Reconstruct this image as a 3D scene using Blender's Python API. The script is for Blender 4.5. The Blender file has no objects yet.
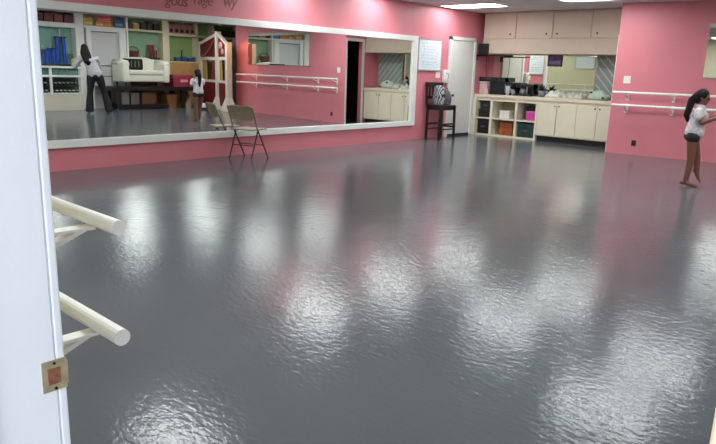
import bpy, bmesh, math, random
from mathutils import Vector, Matrix, Euler
random.seed(7)
SC = bpy.context.scene
COL = SC.collection

# ------------------------------------------------------------------ camera, world, exposure
YAW, PITCH, ROLL, FPX, EYE = 0.7362, 0.2309, 0.0326, 647.0, 1.35
def make_camera():
    cy, sy, cp, sp = math.cos(YAW), math.sin(YAW), math.cos(PITCH), math.sin(PITCH)
    fw = Vector((-sy*cp, cy*cp, -sp)); rt = Vector((cy, sy, 0)); up = rt.cross(fw)
    c, s = math.cos(ROLL), math.sin(ROLL)
    r2 = c*rt + s*up; u2 = -s*rt + c*up
    cam = bpy.data.cameras.new('camera'); o = bpy.data.objects.new('camera', cam); COL.objects.link(o)
    m = Matrix((r2, u2, -fw)).transposed().to_4x4(); m.translation = Vector((0, 0, EYE))
    o.matrix_world = m
    cam.sensor_fit = 'HORIZONTAL'; cam.sensor_width = 36.0; cam.lens = 36.0*FPX/716.0
    cam.clip_start = 0.02; cam.clip_end = 200
    SC.camera = o
make_camera()
W = bpy.data.worlds.new('world'); SC.world = W; W.use_nodes = True
W.node_tree.nodes['Background'].inputs[0].default_value = (0.86, 0.92, 1.0, 1)
W.node_tree.nodes['Background'].inputs[1].default_value = 1.7
SC.view_settings.view_transform = 'Standard'; SC.view_settings.look = 'None'
SC.view_settings.gamma = 1.0; SC.view_settings.use_curve_mapping = False
SC.view_settings.exposure = 0.78
LAMP = 9.0            # strength of the ceiling panels
SC.cycles.max_bounces = 14; SC.cycles.glossy_bounces = 10; SC.cycles.diffuse_bounces = 5
SC.cycles.sample_clamp_indirect = 6.0

# ------------------------------------------------------------------ helpers
def s2l(c): return tuple(((v/255.0)/12.92 if v/255.0 <= 0.04045 else ((v/255.0+0.055)/1.055)**2.4) for v in c)
MATS = {}
def M(name, rgb=(200, 200, 200), rough=0.5, metal=0.0, spec=0.5, var=0.0, scale=8.0, bump=0.0, bscale=60.0, alpha=1.0, trans=0.0, emit=0.0):
    if name in MATS: return MATS[name]
    m = bpy.data.materials.new(name); m.use_nodes = True; nt = m.node_tree; b = nt.nodes['Principled BSDF']
    c = s2l(rgb); b.inputs['Base Color'].default_value = (*c, 1); b.inputs['Roughness'].default_value = rough
    b.inputs['Metallic'].default_value = metal; b.inputs['Specular IOR Level'].default_value = spec
    b.inputs['Alpha'].default_value = alpha; b.inputs['Transmission Weight'].default_value = trans
    if emit: b.inputs['Emission Color'].default_value = (*c, 1); b.inputs['Emission Strength'].default_value = emit
    tc = nt.nodes.new('ShaderNodeTexCoord')
    if var > 0:
        n = nt.nodes.new('ShaderNodeTexNoise'); n.inputs['Scale'].default_value = scale; n.inputs['Detail'].default_value = 5
        nt.links.new(tc.outputs['Object'], n.inputs['Vector'])
        r = nt.nodes.new('ShaderNodeValToRGB')
        r.color_ramp.elements[0].position = 0.3; r.color_ramp.elements[1].position = 0.7
        r.color_ramp.elements[0].color = (*[v*(1-var) for v in c], 1); r.color_ramp.elements[1].color = (*[min(1, v*(1+var)) for v in c], 1)
        nt.links.new(n.outputs['Fac'], r.inputs['Fac']); nt.links.new(r.outputs['Color'], b.inputs['Base Color'])
    if bump > 0:
        n2 = nt.nodes.new('ShaderNodeTexNoise'); n2.inputs['Scale'].default_value = bscale; n2.inputs['Detail'].default_value = 4
        nt.links.new(tc.outputs['Object'], n2.inputs['Vector'])
        bp = nt.nodes.new('ShaderNodeBump'); bp.inputs['Strength'].default_value = bump; bp.inputs['Distance'].default_value = 0.01
        nt.links.new(n2.outputs['Fac'], bp.inputs['Height']); nt.links.new(bp.outputs['Normal'], b.inputs['Normal'])
    MATS[name] = m
    return m
def BM(): return bmesh.new()
def box(bm, x0, x1, y0, y1, z0, z1, mtx=None):
    r = bmesh.ops.create_cube(bm, size=1.0)
    for v in r['verts']:
        v.co = Vector((x0+(v.co.x+.5)*(x1-x0), y0+(v.co.y+.5)*(y1-y0), z0+(v.co.z+.5)*(z1-z0)))
        if mtx is not None: v.co = mtx @ v.co
    return r['verts']
def bevel_all(bm, w, seg=2):
    bmesh.ops.bevel(bm, geom=list(bm.edges), offset=w, segments=seg, affect='EDGES', profile=0.6, clamp_overlap=True)
def rbox(bm, x0, x1, y0, y1, z0, z1, w=0.01, seg=2, mtx=None):
    t = bmesh.new(); box(t, x0, x1, y0, y1, z0, z1); bevel_all(t, w, seg)
    if mtx is not None: bmesh.ops.transform(t, matrix=mtx, verts=t.verts)
    me = bpy.data.meshes.new('tmp'); t.to_mesh(me); t.free(); bm.from_mesh(me); bpy.data.meshes.remove(me)
def tube(bm, pts, r, seg=10):
    pts = [Vector(p) for p in pts]; rs = r if isinstance(r, (list, tuple)) else [r]*len(pts)
    rings = []; prev = None
    for i, p in enumerate(pts):
        if i == 0: d = pts[1]-p
        elif i == len(pts)-1: d = p-pts[i-1]
        else: d = (pts[i+1]-p).normalized()+(p-pts[i-1]).normalized()
        d.normalize()
        if prev is None: a = Vector((0, 0, 1)) if abs(d.z) < .9 else Vector((1, 0, 0)); u = d.cross(a).normalized()
        else: u = (prev-d*prev.dot(d)).normalized()
        prev = u; v = d.cross(u)
        rings.append([bm.verts.new(p+rs[i]*(math.cos(2*math.pi*k/seg)*u+math.sin(2*math.pi*k/seg)*v)) for k in range(seg)])
    for a, b in zip(rings[:-1], rings[1:]):
        for k in range(seg): bm.faces.new((a[k], a[(k+1) % seg], b[(k+1) % seg], b[k]))
    bm.faces.new(list(reversed(rings[0]))); bm.faces.new(rings[-1])
def lathe(bm, prof, c, seg=16, sx=1.0, sy=1.0):
    rings = []
    for r, z in prof:
        rings.append([bm.verts.new((c[0]+sx*r*math.cos(2*math.pi*k/seg), c[1]+sy*r*math.sin(2*math.pi*k/seg), c[2]+z)) for k in range(seg)])
    for a, b in zip(rings[:-1], rings[1:]):
        for k in range(seg): bm.faces.new((a[k], a[(k+1) % seg], b[(k+1) % seg], b[k]))
    bm.faces.new(list(reversed(rings[0]))); bm.faces.new(rings[-1])
def ball(bm, c, rx, ry, rz, seg=12, mtx=None):
    r = bmesh.ops.create_uvsphere(bm, u_segments=seg, v_segments=max(6, seg*2//3), radius=1.0)
    for v in r['verts']:
        v.co = Vector((v.co.x*rx, v.co.y*ry, v.co.z*rz))
        if mtx is not None: v.co = mtx @ v.co
        v.co += Vector(c)
def prism(bm, pts, d):
    a = [bm.verts.new(Vector(p)) for p in pts]; b = [bm.verts.new(Vector(p)+Vector(d)) for p in pts]; n = len(a)
    bm.faces.new(a); bm.faces.new(list(reversed(b)))
    for i in range(n): bm.faces.new((a[i], b[i], b[(i+1) % n], a[(i+1) % n]))
OFF = {}
def obj(name, bm, mat, parent=None, smooth=False, bev=0.0, bseg=2):
    off = OFF.get(parent.name, Vector()) if parent else Vector()
    bmesh.ops.recalc_face_normals(bm, faces=bm.faces)
    if parent:
        for v in bm.verts: v.co -= off
    me = bpy.data.meshes.new(name); bm.to_mesh(me); bm.free()
    if smooth:
        for p in me.polygons: p.use_smooth = True
    o = bpy.data.objects.new(name, me); COL.objects.link(o)
    me.materials.append(mat)
    if parent: o.parent = parent; OFF[o.name] = off
    if bev > 0:
        md = o.modifiers.new('bevel', 'BEVEL'); md.width = bev; md.segments = bseg; md.limit_method = 'ANGLE'
    return o
def thing(name, loc, label, cat, group=None):
    o = bpy.data.objects.new(name, None); COL.objects.link(o); o.location = loc; o.empty_display_size = .1
    OFF[o.name] = Vector(loc); o['label'] = label; o['category'] = cat
    if group: o['group'] = group
    return o
def tag(o, label, cat, group=None):
    o['label'] = label; o['category'] = cat
    if group: o['group'] = group
    return o
def struct(name, bm, mat, parent=None, **k):
    o = obj(name, bm, mat, parent, **k)
    if parent is None: o['kind'] = 'structure'
    return o
def dup(o, loc=None, label=None, parent=None):
    c = o.copy(); COL.objects.link(c)
    if parent: c.parent = parent
    for ch in list(o.children): dup(ch, parent=c)
    if loc is not None: c.location = loc
    if label: c['label'] = label
    return c

# ------------------------------------------------------------------ materials
PINK = M('pink_paint', (216, 128, 140), 0.45, var=.03, scale=3, bump=.06, bscale=120)
CREAM = M('cream_wall_paint', (206, 198, 170), 0.6, var=.04, scale=3)
WHITE = M('white_gloss_paint', (232, 232, 230), 0.4, var=.02, scale=5)
JAMB = M('door_jamb_white', (232, 236, 243), 0.45, var=.02, scale=6, bump=.1, bscale=40)
BEIGE = M('beige_jamb', (214, 190, 160), 0.5)  # beige tone, used only for the right-hand jamb
CAB = M('cream_cabinet_paint', (200, 182, 164), 0.45, var=.03, scale=4)
CABLOW = M('ivory_cabinet_paint', (228, 219, 196), 0.4, var=.03, scale=4)
BLACK = M('black_plastic', (22, 22, 24), 0.4)
BLKWOOD = M('black_stained_wood', (24, 22, 24), 0.35, var=.2, scale=20)
BLKCLOTH = M('black_cloth', (20, 20, 24), 0.85, bump=.3, bscale=300)
def mirror_mat(name, col):
    m = M(name, (235, 240, 238), 0.0, 1.0); m.node_tree.nodes['Principled BSDF'].inputs['Base Color'].default_value = (*col, 1); return m
MIRROR = mirror_mat('silvered_glass', (0.84, 0.87, 0.85))
DARK = M('unlit_room_black', (18, 15, 24), 0.8)  # near-black colour puts in the darkness of the unlit room behind the doorway
CHROME = M('brushed_steel', (170, 168, 160), 0.3, 1.0)
BRASS = M('worn_brass', (190, 176, 146), 0.4, 0.45, var=.2, scale=60)

def floor_material():
    m = bpy.data.materials.new('grey_vinyl_dance_floor'); m.use_nodes = True; nt = m.node_tree; L = nt.links
    b = nt.nodes['Principled BSDF']; tc = nt.nodes.new('ShaderNodeTexCoord')
    def noise(scale, detail, rot=0.0, sc=(1, 1, 1), dist=0.0):
        mp = nt.nodes.new('ShaderNodeMapping'); mp.inputs['Rotation'].default_value = (0, 0, rot); mp.inputs['Scale'].default_value = sc
        L.new(tc.outputs['Object'], mp.inputs['Vector'])
        n = nt.nodes.new('ShaderNodeTexNoise'); n.inputs['Scale'].default_value = scale; n.inputs['Detail'].default_value = detail; n.inputs['Distortion'].default_value = dist
        L.new(mp.outputs['Vector'], n.inputs['Vector']); return n
    n = noise(.9, 6)
    r = nt.nodes.new('ShaderNodeValToRGB'); r.color_ramp.elements[0].position = .3; r.color_ramp.elements[1].position = .75
    r.color_ramp.elements[0].color = (*s2l((91, 95, 100)), 1); r.color_ramp.elements[1].color = (*s2l((100, 105, 110)), 1)
    L.new(n.outputs['Fac'], r.inputs['Fac']); L.new(r.outputs['Color'], b.inputs['Base Color'])
    n2 = noise(2.5, 4)
    mr = nt.nodes.new('ShaderNodeMapRange'); mr.inputs['To Min'].default_value = .12; mr.inputs['To Max'].default_value = .16
    L.new(n2.outputs['Fac'], mr.inputs['Value']); L.new(mr.outputs['Result'], b.inputs['Roughness'])
    b.inputs['Specular IOR Level'].default_value = .25
    prev = None
    # fine wrinkles of the sheet vinyl in two directions, then longer buckles
    for nn, st, di in ((noise(24, 2, .5, (1, 1.8, 1), .3), .42, .003), (noise(14, 2, -.7, (1, 2.0, 1), .3), .42, .003), (noise(2.2, 1), .10, .02)):
        bp = nt.nodes.new('ShaderNodeBump'); bp.inputs['Strength'].default_value = st; bp.inputs['Distance'].default_value = di
        L.new(nn.outputs['Fac'], bp.inputs['Height'])
        if prev: L.new(prev.outputs['Normal'], bp.inputs['Normal'])
        prev = bp
    L.new(prev.outputs['Normal'], b.inputs['Normal'])
    return m
def ceiling_material():
    m = bpy.data.materials.new('grey_ceiling_tiles'); m.use_nodes = True; nt = m.node_tree; L = nt.links
    b = nt.nodes['Principled BSDF']; tc = nt.nodes.new('ShaderNodeTexCoord')
    br = nt.nodes.new('ShaderNodeTexBrick'); br.offset = 0.0; br.inputs['Scale'].default_value = 1.0
    br.inputs['Brick Width'].default_value = 1.22; br.inputs['Row Height'].default_value = .61; br.inputs['Mortar Size'].default_value = .012
    br.inputs['Color1'].default_value = (*s2l((222, 218, 220)), 1); br.inputs['Color2'].default_value = (*s2l((216, 212, 214)), 1); br.inputs['Mortar'].default_value = (*s2l((190, 186, 188)), 1)
    L.new(tc.outputs['Object'], br.inputs['Vector']); L.new(br.outputs['Color'], b.inputs['Base Color']); b.inputs['Roughness'].default_value = .8
    return m

# ------------------------------------------------------------------ room shell
XL, XR, YN, YP, YK, ZC = -8.13, 3.05, 0.35, 12.02, 13.25, 2.65
DXL, DXR = -0.905, -0.0385       # doorway the picture is taken through
bm = BM(); box(bm, XL-.15, XR+.15, -2.5, 14.7, -.1, 0); struct('floor', bm, floor_material())
bm = BM(); box(bm, XL-.15, XR+.15, .2, 14.7, ZC, ZC+.1); struct('ceiling', bm, ceiling_material())
bm = BM(); box(bm, XL-.12, XL, .2, YK+.12, 0, ZC); struct('wall_left', bm, PINK)
PIV = Matrix.Translation((-4.8, YP, 0)) @ Matrix.Rotation(math.radians(5.4), 4, 'Z') @ Matrix.Translation((4.8, -YP, 0))   # this wall is not quite square to the room
def skew(o): o.matrix_world = PIV @ Matrix.Translation(o.location); return o
bm = BM(); box(bm, -4.73, .38, YP, YP+.06, 0, ZC); skew(struct('wall_back', bm, PINK))
bm = BM(); box(bm, XL, -4.61, YK, YK+.12, 0, ZC); struct('wall_kitchen', bm, PINK)
bm = BM()
box(bm, -4.72, -4.61, 12.66, YK, 0, ZC); box(bm, -4.72, -4.61, YP+.09, 12.66, 2.07, ZC); struct('wall_passage', bm, PINK)
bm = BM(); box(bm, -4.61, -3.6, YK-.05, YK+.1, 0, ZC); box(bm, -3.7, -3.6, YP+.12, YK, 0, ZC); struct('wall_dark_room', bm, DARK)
bm = BM(); box(bm, XR-.35, XR-.23, .2, 14.6, 0, ZC); struct('wall_right', bm, CREAM)
bm = BM(); box(bm, .22, .34, YP+.54, 14.5, 0, ZC); box(bm, .22, XR, 14.5, 14.62, 0, ZC); struct('wall_recess', bm, CREAM)
bm = BM()
box(bm, XL, DXL-.03, .21, YN, 0, ZC); box(bm, DXR+.03, XR, .21, YN, 0, ZC); box(bm, DXL-.03, DXR+.03, .21, YN, 2.1, ZC)
struct('wall_near', bm, CREAM)
# doorway frame of the near wall
fr = BM(); box(fr, DXL-.03, DXL, .205, YN+.003, 0, 2.1); box(fr, DXL-.03, DXR, .205, YN+.003, 2.07, 2.1)
box(fr, DXL, DXL+.012, .21, .262, 0, 2.07)
d = struct('door_1', fr, JAMB, bev=.003)
bm = BM(); box(bm, DXL-.09, DXL, YN+.003, YN+.016, 0, 2.16); obj('casing', bm, JAMB, d, bev=.003)
bm = BM(); box(bm, DXR, DXR+.10, .203, YN+.003, 0, 2.07); obj('jamb', bm, BEIGE, d, bev=.004)['label'] = 'beige right-hand jamb'
sp = thing('strike_plate', (DXL, .35, .90), 'worn brass strike plate screwed to the white door jamb', 'strike plate')
bm = BM(); box(bm, DXL, DXL+.002, .331, .3665, .878, .926); box(bm, DXL-.004, DXL+.002, .3665, .3685, .884, .920); obj('plate', bm, BRASS, sp, bev=.0006)
bm = BM(); box(bm, DXL+.0005, DXL+.0028, .339, .357, .889, .914); obj('latch_hole', bm, M('rusty_latch_hole', (134, 84, 66), .7, var=.3, scale=120), sp)
for z in (.882, .921):
    bm = BM(); tube(bm, [(DXL+.001, .349, z), (DXL+.0032, .349, z)], .0022, 8); obj('screw', bm, M('dark_screw', (70, 55, 40), .4, .8), sp)

# ------------------------------------------------------------------ ceiling light panels
PANEL = M('lit_diffuser', (246, 252, 250), .5, emit=LAMP)
def light_panel(x, y, label):
    t = thing('ceiling_light', (x, y, ZC), label, 'ceiling light', 'recessed ceiling light panels')
    bm = BM()
    for a in ((x-.62, x+.62, y-.32, y-.29), (x-.62, x+.62, y+.29, y+.32), (x-.62, x-.59, y-.29, y+.29), (x+.59, x+.62, y-.29, y+.29)):
        box(bm, a[0], a[1], a[2], a[3], ZC-.012, ZC-.001)
    obj('frame', bm, WHITE, t)
    bm = BM(); box(bm, x-.59, x+.59, y-.29, y+.29, ZC-.008, ZC-.002); obj('diffuser', bm, PANEL, t)
for x, y, l in ((-7.4, 11.35, 'lit white ceiling panel above the white side door and the whiteboard'),
                (-4.83, 11.07, 'lit white ceiling panel in front of the upper kitchen cabinets'),
                (-7.4, 9.15, 'lit white ceiling panel along the mirror wall, second from the kitchen'),
                (-7.4, 7.2, 'lit white ceiling panel along the mirror wall above the folding chair'),
                (-5.0, 9.1, 'lit white ceiling panel in the middle of the dance floor'),
                (-2.6, 7.4, 'lit white ceiling panel just nearer than the standing girl'),
                (-2.6, 9.3, 'lit white ceiling panel over the standing girl'),
                (-5.5, 3.3, 'lit white ceiling panel over the near part of the floor'),
                (.2, 8.9, 'added unseen ceiling panel over the woman in grey and black'),  # added panel, out of view, to light the trophy wall
                (.6, 11.2, 'added unseen ceiling panel in front of the maroon booth'),  # also added for light on the trophy wall
                (.4, 6.7, 'added unseen ceiling panel in front of the shoe counter'),  # added later to brighten the trophy wall further
                (-.4, 4.6, 'added unseen ceiling panel out from the doorway'),  # unseen panel added for general light in the room
                (-6.4, 1.5, 'added unseen ceiling panel over the far end of the barres beside the doorway'),  # unseen panel added to brighten the near wall in the mirrors
                (-3.4, 1.5, 'added unseen ceiling panel over the middle of the barres beside the doorway'),  # second panel added to brighten the near wall
                (-1.3, 1.9, 'added unseen ceiling panel just inside the doorway, over the barre ends')):  # unseen panel added to whiten the barres by the doorway
    light_panel(x, y, l)

# added lamp, out of view, that tints the end of the barre wall orange
t = thing('added_spotlight', (-.2, 11.5, ZC), 'added unseen warm lamp aimed at the end of the pink barre wall', 'added_spotlight')
bm = BM(); lathe(bm, [(.05, -.02), (.05, 0)], (-.2, 11.5, ZC)); tube(bm, [(-.2, 11.5, ZC-.02), (-.2, 11.5, ZC-.08)], .01); obj('mount', bm, WHITE, t)
bm = BM(); tube(bm, [(-.2, 11.45, ZC-.06), (-.2, 11.56, ZC-.15)], [.04, .055], 14); obj('lamp_head', bm, WHITE, t)
ld = bpy.data.lights.new('added_spot_bulb', 'SPOT'); ld.energy = 28; ld.color = (1, .45, .12); ld.spot_size = math.radians(62); ld.spot_blend = .6; ld.shadow_soft_size = .04
lo = bpy.data.objects.new('added_spot_bulb', ld); COL.objects.link(lo); lo.parent = t; lo.location = Vector((-.02, .075, -.17))
lo.rotation_euler = Vector((-.03, .62, -.75)).to_track_quat('-Z', 'Y').to_euler()

t = thing('notice_board', (-4.71, YN, 1.70), 'pale bluish notice board above the barres on the wall beside the doorway', 'board')
bm = BM(); box(bm, -5.10, -4.33, YN, YN+.012, 1.70, 2.14); obj('board', bm, M('whiteboard_enamel', (226, 232, 240), .25), t)
bm = BM()
for a in ((-5.10-.03, -5.10, 1.70-.03, 2.14+.03), (-4.33, -4.33+.03, 1.70-.03, 2.14+.03), (-5.10, -4.33, 1.70-.03, 1.70), (-5.10, -4.33, 2.14, 2.14+.03)): box(bm, a[0], a[1], YN, YN+.02, a[2], a[3])
obj('frame', bm, M('grey_aluminium', (190, 186, 186), .4, .6), t)

# ------------------------------------------------------------------ big wall mirror
GX = -8.12
t = thing('wall_mirror', (GX, 6, .29), 'long white framed mirror along the pink left wall', 'mirror')
bm = BM(); box(bm, XL, GX, 1.3, 10.45, .33, 1.98); obj('mirror_glass', bm, MIRROR, t)
bm = BM()
box(bm, XL, -8.085, 1.2, 10.53, 1.935, 2.03); box(bm, XL, -8.085, 1.2, 10.53, .29, .385)
box(bm, XL, -8.085, 1.2, 1.3, .385, 1.935); box(bm, XL, -8.085, 10.39, 10.53, .385, 1.935)
obj('frame', bm, WHITE, t, bev=.004)

# lettering above the mirror (only its lower edge shows in the picture)
GOLD = M('gold_brown_vinyl', (150, 88, 62), .5)
t = thing('wall_lettering', (XL, 5.5, 2.13), 'gold brown script lettering on the pink wall above the mirror', 'lettering')
dg = bpy.context.evaluated_depsgraph_get
def word(txt, y, z, size, parent, shear=.2):
    cu = bpy.data.curves.new('word', 'FONT'); cu.body = txt; cu.size = size; cu.extrude = .002; cu.shear = shear; cu.space_character = .92
    tmp = bpy.data.objects.new('tmp_text', cu); COL.objects.link(tmp)
    me = bpy.data.meshes.new_from_object(tmp.evaluated_get(dg()))
    bpy.data.objects.remove(tmp); bm = BM(); bm.from_mesh(me); bpy.data.meshes.remove(me)
    for v in bm.verts: v.co = Vector((XL+.003+v.co.z, y+v.co.x, z+v.co.y))
    obj('word', bm, GOLD, parent)
word('gods', 4.96, 2.125, .20, t); word('rage', 5.40, 2.175, .20, t); word('wy', 5.90, 2.19, .22, t)

# ------------------------------------------------------------------ pink barre wall: barres, mirror, switch, outlet
PIPE = M('ivory_painted_pipe', (242, 241, 236), .35, var=.01, scale=20)
def barre(x0, x1, y, ywall, z, r, brackets, label, drop=.11):
    t = thing('ballet_barre', ((x0+x1)/2, ywall, z), label, 'ballet barre', 'wall mounted ballet barres')
    bm = BM(); tube(bm, [(x0, y, z), (x1, y, z)], r, 16); obj('rail', bm, PIPE, t, smooth=False)
    s = 1 if ywall > y else -1
    for bx in brackets:
        b = BM()
        box(b, bx-.016, bx+.016, min(y, ywall), max(y, ywall), z-r-.006, z-r)
        prism(b, [(bx-.014, y+s*.01, z-r-.004), (bx-.014, y+s*.03, z-r-.004), (bx-.014, ywall, z-drop+.02), (bx-.014, ywall, z-drop)], (.028, 0, 0))
        box(b, bx-.025, bx+.025, ywall-(.006 if s > 0 else -.0), ywall+(.0 if s > 0 else .006), z-drop-.03, z+.02)
        obj('bracket', b, PIPE, t)
    return t
for bz, bl in ((1.108, 'upper white barre on the pink wall behind the girl'), (.885, 'lower white barre on the pink wall behind the girl')): skew(barre(-4.66, .06, 11.82, YP, bz, .021, (-4.45, -3.68, -2.3, -.75), bl))
barre(-7.2, -1.11, .565, YN, 1.05, .0145, (-1.22, -2.9, -4.8, -6.7), 'upper white barre beside the doorway, ending in a round cap', .10)
barre(-7.2, -1.11, .560, YN, .833, .0165, (-1.22, -2.9, -4.8, -6.7), 'lower white barre beside the doorway, level with the strike plate', .10)
t = thing('wall_mirror', (-2.05, YP, 1.43), 'wide frameless mirror on the pink wall above the barres', 'mirror')
bm = BM(); box(bm, -3.28, -.33, YP-.008, YP, 1.41, 2.22); obj('mirror_glass', bm, MIRROR, t)
bm = BM(); box(bm, -3.29, -.32, YP-.02, YP-.004, 2.215, 2.28); box(bm, -3.30, -.42, YP-.014, YP, 1.395, 1.412); obj('mounting_rail', bm, CHROME, t)
skew(t)
t = thing('light_switch', (-4.49, YP, 1.33), 'white light switch on the pink barre wall', 'light switch')
bm = BM(); rbox(bm, -4.56, -4.44, YP-.008, YP, 1.265, 1.395, .003); obj('plate', bm, WHITE, t)
bm = BM(); box(bm, -4.515, -4.485, YP-.014, YP-.007, 1.31, 1.35); obj('rocker', bm, WHITE, t)
skew(t)
t = thing('wall_outlet', (-4.25, YP, .21), 'small dark wall outlet low on the pink barre wall', 'outlet')
bm = BM(); rbox(bm, -4.29, -4.21, YP-.008, YP, .165, .265, .003); obj('plate', bm, M('dark_outlet', (52, 28, 28), .5), t)
bm = BM(); box(bm, -4.265, -4.235, YP-.02, YP-.007, .18, .21); obj('plug', bm, BLACK, t)
skew(t)

# passage doorway beside the kitchen (seen in the mirror)
bm = BM()
box(bm, -4.745, -4.735, 12.04, 12.09, 0, 2.12); box(bm, -4.735, -4.715, 12.665, 12.74, 0, 2.12); box(bm, -4.735, -4.715, 12.095, 12.665, 2.05, 2.12)
struct('door_2', bm, WHITE)

# ------------------------------------------------------------------ side door in the mirror wall, whiteboard, switch, dispenser
bm = BM()
box(bm, XL, -8.095, 11.63, 11.72, 0, 2.10); box(bm, XL, -8.095, 12.58, 12.66, 0, 2.10); box(bm, XL, -8.095, 11.63, 12.66, 2.03, 2.10)
d3 = struct('door_3', bm, WHITE, bev=.004)
bm = BM(); box(bm, XL, -8.113, 11.72, 12.58, .05, 2.03); obj('door_leaf', bm, M('door_leaf_white', (226, 224, 220), .4, var=.02), d3)
bm = BM(); box(bm, XL, -8.112, 11.72, 12.6, 0, .05); obj('threshold', bm, BLACK, d3)
bm = BM(); tube(bm, [(-8.113, 11.80, .88), (-8.085, 11.80, .88)], .012); ball(bm, (-8.065, 11.80, .88), .025, .03, .03); obj('door_knob', bm, M('dark_bronze', (80, 70, 62), .35, .7), d3, smooth=True)
# whiteboard
t = thing('whiteboard', (XL, 10.95, 1.39), 'framed whiteboard with faint coloured handwriting beside the big mirror', 'whiteboard')
bm = BM(); box(bm, XL, -8.118, 10.60, 11.35, 1.40, 1.985); obj('board', bm, M('whiteboard_enamel', (226, 232, 240), .25), t)
bm = BM()
box(bm, XL, -8.112, 10.58, 11.37, 1.98, 2.0); box(bm, XL, -8.112, 10.58, 10.60, 1.40, 1.98); box(bm, XL, -8.112, 11.35, 11.37, 1.40, 1.98); box(bm, XL, -8.10, 10.58, 11.37, 1.375, 1.40)
obj('frame', bm, M('grey_aluminium', (190, 186, 186), .4, .6), t)
for nm, col, rows in (('violet', (176, 160, 205), (1.92, 1.86, 1.80)), ('blue', (150, 170, 215), (1.74, 1.68, 1.62)), ('teal', (130, 190, 205), (1.55, 1.50, 1.45))):
    bm = BM()
    for z in rows:
        y = 10.66+random.random()*.1
        while y < 11.2:
            n = random.uniform(.03, .10); pts = [(-8.1165, y+n*i/6, z+random.uniform(-.016, .016)) for i in range(7)]
            tube(bm, pts, .0035, 5); y += n+random.uniform(.015, .05)
    w = obj('handwriting', bm, M('marker_'+nm, col, .5), t); w['label'] = nm+' marker handwriting'
t = thing('light_switch', (XL, 11.30, 1.3), 'white double light switch between whiteboard and white side door', 'light switch')
bm = BM(); rbox(bm, XL, -8.12, 11.22, 11.36, 1.24, 1.36, .003); obj('plate', bm, WHITE, t)
for y in (11.265, 11.315):
    bm = BM(); box(bm, -8.121, -8.112, y-.012, y+.012, 1.28, 1.32); obj('rocker', bm, WHITE, t)
t = thing('wall_dispenser', (XL, 11.55, 1.14), 'white wall dispenser beside the white side door frame', 'dispenser')
bm = BM(); rbox(bm, XL, -8.04, 11.43, 11.60, 1.14, 1.41, .025, 3); obj('body', bm, WHITE, t, smooth=True)
bm = BM(); tube(bm, [(-8.038, 11.47+.09*math.sin(a), 1.275+.07*math.cos(a)) for a in (0, .5, 1, 1.5, 2.1, 2.6)], .008, 6); obj('trim_strip', bm, M('grey_plastic', (140, 140, 146), .5), t)

# ------------------------------------------------------------------ bar stool with patterned bag
def bar_stool():
    t = thing('bar_stool', (-7.88, 11.12, 0), 'tall black wooden bar stool against the pink wall beside the side door', 'stool')
    x0, x1, y0, y1 = -8.06, -7.70, 10.88, 11.42
    bm = BM(); rbox(bm, x0, x1, y0, y1, .655, .70, .012); obj('seat', bm, BLKWOOD, t)
    bm = BM(); box(bm, x0+.03, x1-.03, y0+.03, y1-.03, .60, .656); obj('apron', bm, BLKWOOD, t)
    for lx in (x0+.02, x1-.02):
        bm = BM(); prism(bm, [(lx-.02, y0-.02, 0), (lx+.02, y0-.02, 0), (lx+.02, y0+.02, 0), (lx-.02, y0+.02, 0)], (0, .01, .66)); obj('leg', bm, BLKWOOD, t)
        bm = BM(); prism(bm, [(lx-.02, y1-.03, 0), (lx+.02, y1-.03, 0), (lx+.02, y1+.01, 0), (lx-.02, y1+.01, 0)], (0, -.02, .66)); obj('leg', bm, BLKWOOD, t)
        bm = BM(); box(bm, lx-.012, lx+.012, y0, y1-.03, .30, .335); obj('stretcher', bm, BLKWOOD, t)
        bm = BM(); box(bm, lx-.012, lx+.012, y0-.01, y1-.03, .20, .225); obj('stretcher', bm, BLKWOOD, t)
    bm = BM(); box(bm, x0+.02, x1-.02, y1-.04, y1-.015, .24, .275); obj('stretcher', bm, BLKWOOD, t)
    bm = BM(); box(bm, x0-.03, x0, y0-.05, y1-.02, 1.06, 1.15); box(bm, x0-.02, x0+.005, y0-.03, y1-.04, .82, .87)
    for k in range(3): yy = y0+.09+k*.12; box(bm, x0-.025, x0-.005, yy-.015, yy+.015, .86, 1.07)
    for yy in (y0-.045, y1-.06): prism(bm, [(x0-.0, yy, .66), (x0+.035, yy, .66), (x0+.035, yy+.035, .66), (x0-.0, yy+.035, .66)], (-.03, 0, .48))
    obj('backrest', bm, BLKWOOD, t)
bar_stool()
def zebra():
    m = bpy.data.materials.new('zebra_print_fabric'); m.use_nodes = True; nt = m.node_tree; b = nt.nodes['Principled BSDF']
    w = nt.nodes.new('ShaderNodeTexWave'); w.inputs['Scale'].default_value = 9; w.inputs['Distortion'].default_value = 9; w.inputs['Detail'].default_value = 3
    tc = nt.nodes.new('ShaderNodeTexCoord'); nt.links.new(tc.outputs['Object'], w.inputs['Vector'])
    r = nt.nodes.new('ShaderNodeValToRGB'); r.color_ramp.elements[0].position = .42; r.color_ramp.elements[1].position = .58
    r.color_ramp.elements[0].color = (.015, .015, .018, 1); r.color_ramp.elements[1].color = (.40, .42, .45, 1)
    nt.links.new(w.outputs['Fac'], r.inputs['Fac']); nt.links.new(r.outputs['Color'], b.inputs['Base Color']); b.inputs['Roughness'].default_value = .7
    return m
ZEB = zebra()
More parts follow.
